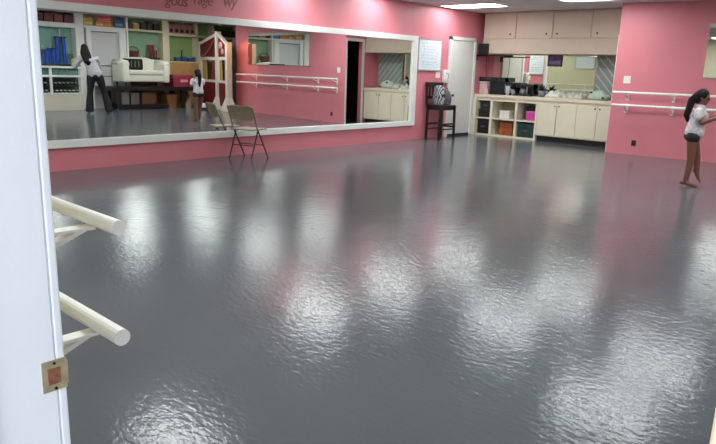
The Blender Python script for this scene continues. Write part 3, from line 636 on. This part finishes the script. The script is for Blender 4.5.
# display counter with shoes
t = thing('display_counter', (2.5, 8.0, 0), 'white display counter with open shoe shelves behind the woman', 'counter')
cx0, cx1, cy0, cy1 = 2.3, 2.72, 6.2, 8.58
bm = BM(); box(bm, cx0, cx1, cy0, cy1, 0, .45); obj('base', bm, M('ivory_counter_base', (214, 208, 194), .5), t)
bm = BM(); box(bm, cx0-.02, cx1, cy0, cy1, 1.14, 1.188); obj('top', bm, WHITE, t)
bm = BM(); box(bm, cx0-.015, cx1, cy0, cy1, .90, .95); obj('shelf_board', bm, WHITE, t)
bm = BM(); box(bm, cx0-.01, cx1, cy0, cy1, .45, .475); obj('shelf_board', bm, WHITE, t)
bm = BM(); box(bm, cx0+.14, cx1, cy0+.06, cy1-.06, .66, .68); obj('shelf_board', bm, M('dark_shelf', (60, 58, 56), .5), t)
bm = BM(); box(bm, cx1-.02, cx1, cy0, cy1, .475, 1.14); obj('back_panel', bm, M('dark_back', (70, 84, 80), .6), t)
for y in (cy0+.03, 7.70, cy1-.03):
    bm = BM(); box(bm, cx0, cx0+.06, y-.03, y+.03, .475, 1.14); obj('post', bm, WHITE, t)
bm = BM(); box(bm, cx0+.10, cx0+.105, cy0+.06, cy1-.06, .95, 1.14); obj('glass_pane', bm, M('teal_glass', (150, 190, 180), .05, alpha=.35), t)
SHOE = M('black_shoe_leather', (24, 24, 26), .35); SOLE = M('pale_shoe_lining', (176, 176, 170), .5)
def shoe(x, y, z, label):
    t = thing('dance_shoe', (x, y, z), label, 'shoe', 'black dance shoes in the display counter')
    bm = BM(); L = .24
    prof = [(0, .028, .075), (.05, .032, .07), (.1, .03, .05), (.16, .036, .045), (.21, .03, .035), (.24, .012, .02)]
    rings = []
    for px, w, h in prof:
        rings.append([bm.verts.new((x+px-.12, y+sy*w, z+hz*h)) for sy, hz in ((-1, 0), (1, 0), (.8, .8), (.35, 1), (-.35, 1), (-.8, .8))])
    for a, b in zip(rings[:-1], rings[1:]):
        for k in range(6): bm.faces.new((a[k], a[(k+1) % 6], b[(k+1) % 6], b[k]))
    bm.faces.new(rings[0]); bm.faces.new(rings[-1]); obj('upper', bm, SHOE, t, smooth=True)
    bm = BM(); box(bm, x-.124, x-.10, y-.03, y+.03, z+.045, z+.08); obj('lining', bm, SOLE, t)
    return t
s0 = shoe(2.56, 8.45, .681, 'black dance shoe with pale lining on the upper shoe shelf of the counter')
for k in range(1, 10): dup(s0, (2.56, 8.45-k*.115-(.05 if k > 6 else 0), .681))
s1 = shoe(2.50, 8.45, .476, 'black dance shoe with pale lining on the lower shoe shelf of the counter')
for k in range(1, 10): dup(s1, (2.50, 8.45-k*.115-(.05 if k > 6 else 0), .476))
for i, (y, c) in enumerate(((8.35, (92, 140, 130)), (8.1, (70, 120, 112)), (7.86, (110, 150, 140)))):
    bin_box('display_box', 2.45, 2.65, y-.1, y+.1, .951, 1.07+.02*i, c, 'teal box inside the glass top of the counter, %s from its end by the woman' % ('first', 'second', 'third')[i], lid=(150, 176, 160))
t = thing('desk_vase', (2.45, 8.42, 1.189), 'small tan jar on the counter top near the woman', 'jar')
bm = BM(); lathe(bm, [(.05, 0), (.08, .08), (.06, .16), (.065, .19), (.04, .19)], (2.45, 8.42, 1.189)); obj('body', bm, M('tan_ceramic', (196, 176, 140), .4), t, smooth=True)
bm = BM(); lathe(bm, [(.06, 0), (.02, .03)], (2.45, 8.42, 1.38)); obj('lid', bm, M('tan_ceramic'), t)

# long black bench with sofa and trunk
t = thing('black_bench', (2.35, 10.7, 0), 'long low black bench carrying the white sofa and pink trunk', 'bench')
bm = BM(); rbox(bm, 1.98, 2.715, 9.13, 12.25, .54, .66, .01); obj('top', bm, BLKWOOD, t)
for y in (9.5, 11.67, 12.16):
    for x in (2.05, 2.66):
        bm = BM(); box(bm, x-.06, x+.04, y-.06, y+.06, 0, .54); obj('leg', bm, BLKWOOD, t)
bm = BM(); box(bm, 2.1, 2.68, 9.56, 11.2, .02, .14); obj('lower_rail', bm, BLKWOOD, t)
SOFA = M('white_leather', (226, 224, 210), .4, var=.03, scale=6)
def sofa():
    t = thing('sofa', (2.36, 10.43, .66), 'small white leather sofa standing on the black bench', 'sofa')
    y0, y1, x0, x1 = 9.66, 11.22, 2.02, 2.70
    bm = BM(); rbox(bm, x0+.03, x1, y0+.05, y1-.05, .80, 1.02, .04, 3); obj('seat_base', bm, SOFA, t, smooth=True)
    bm = BM(); rbox(bm, x0, x1-.16, y0+.22, y1-.22, 1.0, 1.14, .045, 3); obj('seat_cushion', bm, SOFA, t, smooth=True)
    bm = BM()
    n = 20; top = []
    for k in range(n+1):
        u = k/n; y = y0+.05+u*(y1-y0-.1); z = 1.36+.15*max(0, math.sin(math.pi*min(1, max(0, u))))**.55; top.append((y, z))
    for (ya, za), (yb, zb) in zip(top[:-1], top[1:]):
        prism(bm, [(x1-.20, ya, .95), (x1-.20, yb, .95), (x1-.14, yb, zb), (x1-.14, ya, za)], (.14, 0, 0))
    bmesh.ops.remove_doubles(bm, verts=bm.verts, dist=.001); obj('backrest', bm, SOFA, t)
    for ya, yb in ((y0, y0+.22), (y1-.22, y1)):
        bm = BM(); rbox(bm, x0, x1-.02, ya, yb, .78, 1.30, .06, 3); tube(bm, [(x0+.01, (ya+yb)/2, 1.30), (x1-.04, (ya+yb)/2, 1.34)], .115, 16); obj('armrest', bm, SOFA, t, smooth=True)
    for x in (x0+.08, x1-.08):
        for y in (y0+.12, y1-.12):
            bm = BM(); lathe(bm, [(.018, 0), (.03, .125)], (x, y, .66)); obj('foot', bm, BLKWOOD, t)
sofa()
t = thing('throw_pillow', (2.45, 10.24, 1.14), 'black pillow with grey stripes leaning on the white sofa', 'pillow')
bm = BM(); rbox(bm, 2.40, 2.50, 9.93, 10.54, 1.141, 1.46, .04, 3); obj('cover', bm, BLKCLOTH, t, smooth=True)
bm = BM()
for k in range(4): box(bm, 2.395, 2.402, 10.02+k*.12, 10.05+k*.12, 1.22, 1.40)
obj('stripes', bm, M('grey_stripe', (120, 120, 116), .8), t)
t = thing('trunk', (2.33, 11.72, .66), 'raspberry pink trunk on the black bench next to the sofa', 'trunk')
bm = BM(); rbox(bm, 2.06, 2.60, 11.36, 12.06, .661, .93, .02); obj('body', bm, M('raspberry_trunk', (150, 44, 66), .5, var=.15), t)
bm = BM(); rbox(bm, 2.05, 2.61, 11.35, 12.07, .93, 1.02, .02); obj('lid', bm, M('raspberry_lid', (164, 56, 76), .5), t)
bm = BM(); box(bm, 2.045, 2.062, 11.6, 11.86, .80, .88); obj('label_plate', bm, M('pale_pink', (220, 150, 160), .5), t)
for i, (y0, y1, h, c, l) in enumerate(((9.70, 9.95, .36, (150, 152, 152), 'pale grey bin under the black bench, nearest the woman'), (10.0, 10.28, .33, (128, 128, 128), 'mid grey bin under the black bench, second from the woman'))):
    bin_box('storage_bin', 2.24, 2.6, y0, y1, .141, .141+h, c, l, cat='bin', lid=(176, 178, 176))
bin_box('cardboard_box', 2.25, 2.6, 10.36, 10.86, .141, .50, (134, 92, 60), 'brown cardboard box under the bench below the sofa', lid=(146, 104, 70))
bin_box('cardboard_box', 2.22, 2.62, 11.22, 11.56, 0, .42, (150, 100, 62), 'tan cardboard box on the floor under the bench below the trunk', lid=(170, 122, 78))
t = thing('wooden_wedge', (2.4, 11.9, 0), 'pale wooden ramp wedge under the end of the bench', 'wedge')
bm = BM(); prism(bm, [(2.2, 11.76, .0), (2.2, 12.06, .0), (2.2, 12.06, .38)], (.3, 0, 0)); obj('side', bm, M('pale_ply', (206, 190, 160), .6), t)
bm = BM(); prism(bm, [(2.19, 11.75, .02), (2.19, 12.05, .41), (2.19, 12.07, .40), (2.19, 11.77, .0)], (.32, 0, 0)); obj('ramp_board', bm, TAN, t)

# the whole trophy wall stands a little nearer than first surveyed
bpy.context.view_layer.update()
NEARER = Matrix.Translation((-.35, .0, 0)) @ Matrix.Diagonal((1, .982, 1, 1))
for o in COL.objects:
    if o not in BEFORE and o.parent is None: o.matrix_world = NEARER @ Matrix.Translation(o.location)
# maroon and white booth
MAR = M('maroon_panel', (112, 18, 34), .5, var=.15, scale=4); BW = M('booth_white', (226, 212, 200), .5)
P1, P2, P3 = Vector((.98, 12.30, 0)), Vector((.12, 12.05, 0)), Vector((2.25, 12.5, 0))
t = thing('play_booth', P1, 'maroon play booth with white posts and window frames, reflected in the mirror', 'booth')
def booth_post(p, h, w, flare):
    bm = BM()
    if flare:
        prof = [(.27, 0), (.27, .05), (w*.72, .40), (w*.72, h)]
    else: prof = [(w*.72, 0), (w*.72, h)]
    lathe(bm, prof, p, 4)
    bmesh.ops.rotate(bm, verts=bm.verts, cent=p, matrix=Matrix.Rotation(math.pi/4+.2, 3, 'Z')); obj('post', bm, BW, t)
booth_post(P1, 2.36, .15, True); booth_post(P2, 2.02, .15, True); booth_post(P3, 2.08, .09, False)
booth_post(Vector((1.5, 13.3, 0)), 2.2, .09, False)
def side(a, b, ha, hb, back=False):
    dv = (b-a).normalized(); n = Vector((-dv.y, dv.x, 0))*.02; a2 = a+dv*.06; b2 = b-dv*.06; L = (b2-a2).length
    up = Vector((0, 0, 1))
    def at(s, z): return a2+dv*(s*L)+up*z
    bm = BM(); prism(bm, [at(0, 1.58)-n, at(1, 1.58)-n, at(1, hb-.04)-n, at(0, ha-.04)-n], n*2); obj('upper_panel', bm, MAR, t)
    bm = BM(); prism(bm, [at(0, .12)-n, at(1, .12)-n, at(1, .84)-n, at(0, .84)-n], n*2); obj('lower_panel', bm, MAR, t)
    bm = BM(); prism(bm, [at(0, ha-.07)-n*2, at(1, hb-.07)-n*2, at(1, hb+.02)-n*2, at(0, ha+.02)-n*2], n*4); obj('roof_rail', bm, BW, t)
    fw = .1
    f = BM(); prism(f, [at(0, 1.50)-n*1.6, at(1, 1.50)-n*1.6, at(1, 1.60)-n*1.6, at(0, 1.60)-n*1.6], n*3.2); prism(f, [at(0, .82)-n*1.6, at(1, .82)-n*1.6, at(1, .90)-n*1.6, at(0, .90)-n*1.6], n*3.2)
    for s0, s1 in ((0, .09), (.91, 1)): prism(f, [at(s0, .9)-n*1.6, at(s1, .9)-n*1.6, at(s1, 1.5)-n*1.6, at(s0, 1.5)-n*1.6], n*3.2)
    obj('window_frame', f, BW, t)
    c = BM(); prism(c, [at(.09, .9)-n*.2, at(.42, .9)-n*.2, at(.36, 1.5)-n*.2, at(.09, 1.5)-n*.2], n*.4); obj('curtain', c, M('ochre_curtain', (176, 146, 84), .8, var=.25, scale=14), t)
    c = BM(); prism(c, [at(.62, .9)-n*.2, at(.91, .9)-n*.2, at(.91, 1.5)-n*.2, at(.68, 1.5)-n*.2], n*.4); obj('curtain', c, M('rust_curtain', (120, 50, 44), .8, var=.25, scale=14), t)
side(P1, P2, 2.30, 1.98); side(P3, P1, 2.04, 2.30)
bm = BM(); tube(bm, [P3+Vector((-.1, -.05, 1.66)), (1.8, 12.33, 1.60), (1.4, 12.27, 1.85), (1.05, 12.2, 2.1)], .022, 8); obj('garland', bm, M('grey_rose_garland', (150, 96, 100), .7, var=.3, scale=30), t)
bm = BM(); ball(bm, (.66, 12.17, 1.93), .10, .05, .12, 10); ball(bm, (.5, 12.12, 1.75), .07, .04, .10, 10); obj('ornament', bm, M('pale_rose', (214, 150, 150), .6, var=.2, scale=20), t, smooth=True)
bm = BM(); box(bm, .5, 2.2, 12.6, 13.2, 0, .1)
obj('floor_plate', bm, BLACK, t)
t = thing('play_ball', (1.05, 11.75, 0), 'white and black ball on the floor beside the booth post', 'ball')
bm = BM(); ball(bm, (1.05, 11.75, .10), .11, .11, .10, 14); obj('shell', bm, WHITE, t, smooth=True)
bm = BM(); lathe(bm, [(.10, 0), (.125, .02), (.12, .05), (.10, .06)], (1.05, 11.75, 0), 16); obj('base_ring', bm, BLACK, t, smooth=True)

# ------------------------------------------------------------------ people
def eval_mesh(o):
    me = bpy.data.meshes.new_from_object(o.evaluated_get(dg())); bpy.data.objects.remove(o); return me
def skin(pts, edges, radii, root=0, sub=2):
    # one limb per edge: rings of ellipses between the joints, a rounded joint at each end; the later remesh fuses them
    bm = BM(); pts = [Vector(p) for p in pts]; rr = [r if isinstance(r, tuple) else (r, r) for r in radii]
    for p, r in zip(pts, rr): ball(bm, p, r[1], r[0], min(r), 14)
    for a, b in edges:
        d = pts[b]-pts[a]
        if d.length < 1e-5: continue
        d.normalize(); lat = Vector((0, 1, 0)) if abs(d.y) < .8 else Vector((1, 0, 0))
        lat = (lat-d*lat.dot(d)).normalized(); dep = d.cross(lat); rings = []
        for k in range(7):
            u = k/6; e = u*u*(3-2*u) if abs(rr[a][0]-rr[b][0]) > .03 else u
            c = pts[a].lerp(pts[b], u); w = rr[a][0]*(1-e)+rr[b][0]*e; h = rr[a][1]*(1-e)+rr[b][1]*e
            rings.append([bm.verts.new(c+lat*w*math.cos(2*math.pi*q/16)+dep*h*math.sin(2*math.pi*q/16)) for q in range(16)])
        for x, y in zip(rings[:-1], rings[1:]):
            for q in range(16): bm.faces.new((x[q], x[(q+1) % 16], y[(q+1) % 16], y[q]))
        bm.faces.new(list(reversed(rings[0]))); bm.faces.new(rings[-1])
    me = bpy.data.meshes.new('limbs'); bm.to_mesh(me); bm.free(); return me
def remesh(bm, vox, smooth=4):
    bmesh.ops.recalc_face_normals(bm, faces=bm.faces)
    me = bpy.data.meshes.new('rm'); bm.to_mesh(me); bm.free(); o = bpy.data.objects.new('rm', me); COL.objects.link(o)
    md = o.modifiers.new('r', 'REMESH'); md.mode = 'VOXEL'; md.voxel_size = vox
    ms = o.modifiers.new('s', 'SMOOTH'); ms.factor = .5; ms.iterations = smooth
    out = BM(); out.from_mesh(eval_mesh(o)); return out
class Rig:
    def __init__(s, J, R): s.J = {k: Vector(v) for k, v in J.items()}; s.R = R
    def chain(s, bm, names, edges, grow=0.0, extra=None, root=0, sub=2):
        J = dict(s.J); R = dict(s.R)
        if extra:
            for k, (p, r) in extra.items(): J[k] = Vector(p); R[k] = r
        idx = {n: i for i, n in enumerate(names)}
        rad = []
        for n in names:
            r = R[n]; rad.append(tuple(q+grow for q in r) if isinstance(r, tuple) else r+grow)
        bm.from_mesh(skin([J[n] for n in names], [(idx[a], idx[b]) for a, b in edges], rad, root, sub))
def head_mesh(bm, c, size, fwd_tilt, turn=0.0):
    # size = head height; face looks along +X, then pitched and turned
    m = Matrix.Rotation(turn, 4, 'Z') @ Matrix.Rotation(fwd_tilt, 4, 'Y'); h = size; c = Vector(c)
    q = lambda p: c+(m @ Vector(p))*1.0
    m3 = m.to_3x3()
    ball(bm, q((-.03*h, 0, .09*h)), .40*h, .335*h, .40*h, 20, m3)          # skull
    ball(bm, q((.10*h, 0, -.16*h)), .255*h, .24*h, .32*h, 16, m3)          # face and jaw
    ball(bm, q((.24*h, 0, -.40*h)), .085*h, .10*h, .07*h, 10, m3)          # chin
    ball(bm, q((.375*h, 0, -.09*h)), .06*h, .05*h, .10*h, 10, m3)          # nose
    ball(bm, q((.335*h, 0, .03*h)), .05*h, .2*h, .05*h, 10, m3)            # brow
    ball(bm, q((.335*h, 0, -.25*h)), .045*h, .09*h, .04*h, 10, m3)         # lips
    for s in (-1, 1): ball(bm, q((-.03*h, s*.335*h, -.06*h)), .07*h, .035*h, .11*h, 8, m3)
    return q, m3
def hand(bm, wrist, elbow, size, palm_n, curl=.5):
    w = Vector(wrist); d = (w-Vector(elbow)).normalized(); n = Vector(palm_n); n = (n-d*n.dot(d)).normalized(); s = d.cross(n)
    L = size
    # palm
    rot = Matrix((d, -s, n)).transposed()
    ball(bm, w+d*L*.28, .30*L, .20*L, .10*L, 12, rot)
    for k, (off, fl) in enumerate(((-.15, .40), (-.05, .46), (.05, .43), (.14, .34))):
        p0 = w+d*L*.45+s*off*L; d1 = (d*math.cos(curl*.5)+n*math.sin(curl*.5)); d2 = (d*math.cos(curl*1.2)+n*math.sin(curl*1.2)); d3 = (d*math.cos(curl*1.8)+n*math.sin(curl*1.8))
        p1 = p0+d1*fl*L*.45; p2 = p1+d2*fl*L*.32; p3 = p2+d3*fl*L*.25
        tube(bm, [p0-d*.06*L, p0, p1, p2, p3], [.05*L, .05*L, .046*L, .042*L, .032*L], 7)
    q0 = w+d*L*.16-s*.16*L; q1 = q0+(d*.5-s*.7+n*.4).normalized()*.2*L; q2 = q1+(d*.85-s*.2+n*.5).normalized()*.17*L
    tube(bm, [q0+s*.06*L, q0, q1, q2], [.065*L, .065*L, .055*L, .04*L], 7)
def foot(bm, ankle, yaw, L, toe=0.0, mat=None):
    a = Vector(ankle); m = Matrix.Rotation(yaw, 4, 'Z') @ Matrix.Rotation(toe, 4, 'Y')
    pts = [(-.22*L, 0, -.02*L), (0, 0, 0), (.25*L, 0, -.08*L), (.52*L, 0, -.14*L), (.72*L, 0, -.155*L)]
    bm.from_mesh(skin([a+m @ Vector(p) for p in pts], [(0, 1), (1, 2), (2, 3), (3, 4)], [(.13*L, .12*L), (.14*L, .14*L), (.13*L, .14*L), (.14*L, .085*L), (.10*L, .055*L)], 1, 2))
def place(bm, ang, loc):
    bmesh.ops.transform(bm, matrix=Matrix.Translation(loc) @ Matrix.Rotation(ang, 4, 'Z'), verts=bm.verts); return bm

def girl():
    loc = Vector((-2.50, 9.22, 0)); ang = math.atan2(.22, .97)
    t = thing('person', loc, 'child in white tee and black shorts standing before the pink barre wall', 'person')
    SKIN = M('brown_skin', (124, 80, 64), .5); HAIR = M('black_hair', (20, 14, 14), .65, spec=.25, var=.3, scale=60, bump=.5, bscale=200)
    TEE = M('white_print_tee', (206, 196, 202), .8, var=.3, scale=26); SH = M('black_shorts', (20, 20, 24), .7)
    J = dict(pel=(-.01, 0, .66), wai=(.01, 0, .77), che=(.035, 0, .90), nb=(.03, 0, 1.005), nt=(.032, 0, 1.06), hd=(.03, 0, 1.10),
             rh=(-.005, -.066, .65), rk=(.015, -.065, .335), ra=(-.012, -.06, .065),
             lh=(-.005, .066, .65), lk=(.075, .065, .375), la=(.10, .06, .185),
             rs=(.03, -.125, .965), re=(.08, -.165, .835), rw=(.25, -.09, .905),
             ls=(.03, .125, .965), le=(.11, .15, .845), lw=(.26, .06, .935))
    R = dict(pel=(.098, .085), wai=(.082, .072), che=(.098, .078), nb=.05, nt=.036, hd=.04, rh=.07, rk=.046, ra=.032, lh=.07, lk=.046, la=.032,
             rs=.043, re=.032, rw=.023, ls=.043, le=.032, lw=.023)
    rig = Rig(J, R); bm = BM()
    names = ['pel', 'wai', 'che', 'nb', 'nt', 'hd', 'rh', 'rk', 'ra', 'lh', 'lk', 'la', 'rs', 're', 'rw', 'ls', 'le', 'lw']
    E = [('pel', 'wai'), ('wai', 'che'), ('che', 'nb'), ('nb', 'nt'), ('nt', 'hd'), ('pel', 'rh'), ('rh', 'rk'), ('rk', 'ra'), ('pel', 'lh'), ('lh', 'lk'), ('lk', 'la'), ('che', 'rs'), ('rs', 're'), ('re', 'rw'), ('che', 'ls'), ('ls', 'le'), ('le', 'lw')]
    rig.chain(bm, names, E)
    q, m3 = head_mesh(bm, (.045, 0, 1.145), .205, .10, -.05)
    hand(bm, J['rw'], J['re'], .115, (0, .6, .5), .5); hand(bm, J['lw'], J['le'], .115, (0, -.6, -.4), .5)
    foot(bm, (-.012, -.06, .045), -.15, .20, 0); foot(bm, (.10, .06, .172), .1, .19, .9)
    obj('body', place(remesh(bm, .006, 3), ang, loc), SKIN, t, smooth=True)
    bm = BM()      # hair: cap and long tail down the back
    h = .205
    ball(bm, q((-.07*h, 0, .13*h)), .415*h, .375*h, .405*h, 18, m3); ball(bm, q((-.22*h, 0, -.10*h)), .25*h, .33*h, .34*h, 14, m3)
    bm.from_mesh(skin([q((-.35*h, 0, .10*h)), q((-.58*h, .0, -.25*h)), (-.095, 0, 1.0), (-.115, -.012, .92), (-.095, 0, .84)], [(0, 1), (1, 2), (2, 3), (3, 4)], [.045, .046, .044, .038, .02], 0, 2))
    obj('hair', place(remesh(bm, .007, 2), ang, loc), HAIR, t, smooth=True)
    for s in (-1, 1):
        bm = BM(); ball(bm, q((.325*h, s*.13*h, -.03*h)), .03*h, .055*h, .032*h, 8, m3); obj('eye', place(bm, ang, loc), M('dark_eye', (20, 14, 14), .2), t, smooth=True)
    bm = BM()
    X = dict(wai=((.012, 0, .78), (.104, .092)), hem=((.008, 0, .70), (.118, .106)), rsl=((.035, -.145, .90), .040), lsl=((.05, .138, .905), .040))
    rig.chain(bm, ['wai', 'hem', 'che', 'nb', 'rs', 'rsl', 'ls', 'lsl'], [('wai', 'hem'), ('wai', 'che'), ('che', 'nb'), ('che', 'rs'), ('rs', 'rsl'), ('che', 'ls'), ('ls', 'lsl')], .014, X)
    obj('tee_shirt', place(remesh(bm, .007, 2), ang, loc), TEE, t, smooth=True)
    bm = BM()
    X = dict(rl=((.0, -.068, .635), .076), ll=((.008, .068, .635), .076))
    rig.chain(bm, ['pel', 'wai', 'rh', 'rl', 'lh', 'll'], [('pel', 'wai'), ('pel', 'rh'), ('rh', 'rl'), ('pel', 'lh'), ('lh', 'll')], .009, X)
    obj('shorts', place(remesh(bm, .007, 2), ang, loc), SH, t, smooth=True)
girl()

def woman():
    loc = Vector((.72, 8.22, 0)); ang = math.atan2(.42, .9)
    t = thing('person', loc, 'adult with long black hair in grey top and flared black trousers, reflected in the mirror', 'person')
    SKIN = M('warm_brown_skin', (150, 104, 84), .5); HAIR = M('black_hair'); TOP = M('grey_marl_top', (176, 176, 182), .85, var=.2, scale=40); PANT = M('black_trousers', (20, 19, 26), .8)
    J = dict(pel=(0, -.02, .98), wai=(.02, -.06, 1.14), che=(.06, -.13, 1.34), nb=(.09, -.19, 1.48), nt=(.11, -.215, 1.55), hd=(.125, -.23, 1.60),
             rh=(0, -.12, .93), rk=(.03, -.17, .51), ra=(0, -.20, .09), lh=(0, .08, .93), lk=(.03, .19, .51), la=(-.02, .29, .09),
             rs=(.07, -.33, 1.43), re=(.16, -.50, 1.20), rw=(.38, -.42, 1.22), ls=(.07, .04, 1.40), le=(.22, .08, 1.16), lw=(.40, -.06, 1.25))
    R = dict(pel=(.15, .125), wai=(.12, .10), che=(.14, .105), nb=.06, nt=.05, hd=.055, rh=.10, rk=.062, ra=.042, lh=.10, lk=.062, la=.042,
             rs=.055, re=.042, rw=.030, ls=.055, le=.042, lw=.030)
    rig = Rig(J, R); bm = BM()
    names = ['pel', 'wai', 'che', 'nb', 'nt', 'hd', 'rh', 'rk', 'ra', 'lh', 'lk', 'la', 'rs', 're', 'rw', 'ls', 'le', 'lw']
    E = [('pel', 'wai'), ('wai', 'che'), ('che', 'nb'), ('nb', 'nt'), ('nt', 'hd'), ('pel', 'rh'), ('rh', 'rk'), ('rk', 'ra'), ('pel', 'lh'), ('lh', 'lk'), ('lk', 'la'), ('che', 'rs'), ('rs', 're'), ('re', 'rw'), ('che', 'ls'), ('ls', 'le'), ('le', 'lw')]
    rig.chain(bm, names, E)
    q, m3 = head_mesh(bm, (.14, -.24, 1.655), .235, .15, -.1)
    hand(bm, J['rw'], J['re'], .17, (0, .3, -1), .4); hand(bm, J['lw'], J['le'], .17, (0, -.3, -1), .4)
    foot(bm, (0, -.20, .06), -.2, .24, 0); foot(bm, (-.02, .29, .06), .35, .24, 0)
    obj('body', place(remesh(bm, .009, 3), ang, loc), SKIN, t, smooth=True)
    bm = BM(); h = .235
    ball(bm, q((-.06*h, 0, .13*h)), .43*h, .385*h, .42*h, 18, m3); ball(bm, q((-.2*h, 0, -.14*h)), .27*h, .36*h, .36*h, 14, m3)
    bm.from_mesh(skin([q((-.2*h, 0, .0)), q((-.38*h, 0, -.5*h)), (-.005, -.20, 1.45), (-.06, -.17, 1.33), (-.06, -.155, 1.26)], [(0, 1), (1, 2), (2, 3), (3, 4)], [(.10, .07), (.125, .06), (.125, .05), (.10, .045), (.05, .03)], 0, 2))
    obj('hair', place(remesh(bm, .01, 2), ang, loc), HAIR, t, smooth=True)
    for s in (-1, 1):
        bm = BM(); ball(bm, q((.325*h, s*.13*h, -.03*h)), .03*h, .055*h, .032*h, 8, m3); obj('eye', place(bm, ang, loc), M('dark_eye'), t, smooth=True)
    bm = BM()
    X = dict(wai=((.02, -.06, 1.16), (.138, .115)), hem=((.005, -.025, 1.02), (.165, .145)), rsl=((.155, -.49, 1.215), .056), lsl=((.205, .077, 1.185), .056))
    rig.chain(bm, ['wai', 'hem', 'che', 'nb', 'rs', 'rsl', 'ls', 'lsl'], [('wai', 'hem'), ('wai', 'che'), ('che', 'nb'), ('che', 'rs'), ('rs', 'rsl'), ('che', 'ls'), ('ls', 'lsl')], .018, X)
    obj('top', place(remesh(bm, .01, 2), ang, loc), TOP, t, smooth=True)
    bm = BM()
    X = dict(rc=((.0, -.20, .08), .092), lc=((-.02, .285, .08), .092), rm=((.02, -.185, .3), .08), lm=((.005, .24, .3), .08))
    rig.chain(bm, ['pel', 'wai', 'rh', 'rk', 'rm', 'rc', 'lh', 'lk', 'lm', 'lc'], [('pel', 'wai'), ('pel', 'rh'), ('rh', 'rk'), ('rk', 'rm'), ('rm', 'rc'), ('pel', 'lh'), ('lh', 'lk'), ('lk', 'lm'), ('lm', 'lc')], .014, X)
    for v in bm.verts: v.co.z = max(v.co.z, .035)
    obj('trousers', place(remesh(bm, .011, 2), ang, loc), PANT, t, smooth=True)
    for s, a, y in ((0, (.0, -.20, .065), -.2), (1, (-.02, .29, .065), .35)):
        bm = BM(); foot(bm, a, y, .285, 0)
        for v in bm.verts: v.co.z = max(0.0, v.co.z)
        obj('shoe', place(bm, ang, loc), M('white_shoe', (226, 224, 220), .5), t, smooth=True)
woman()
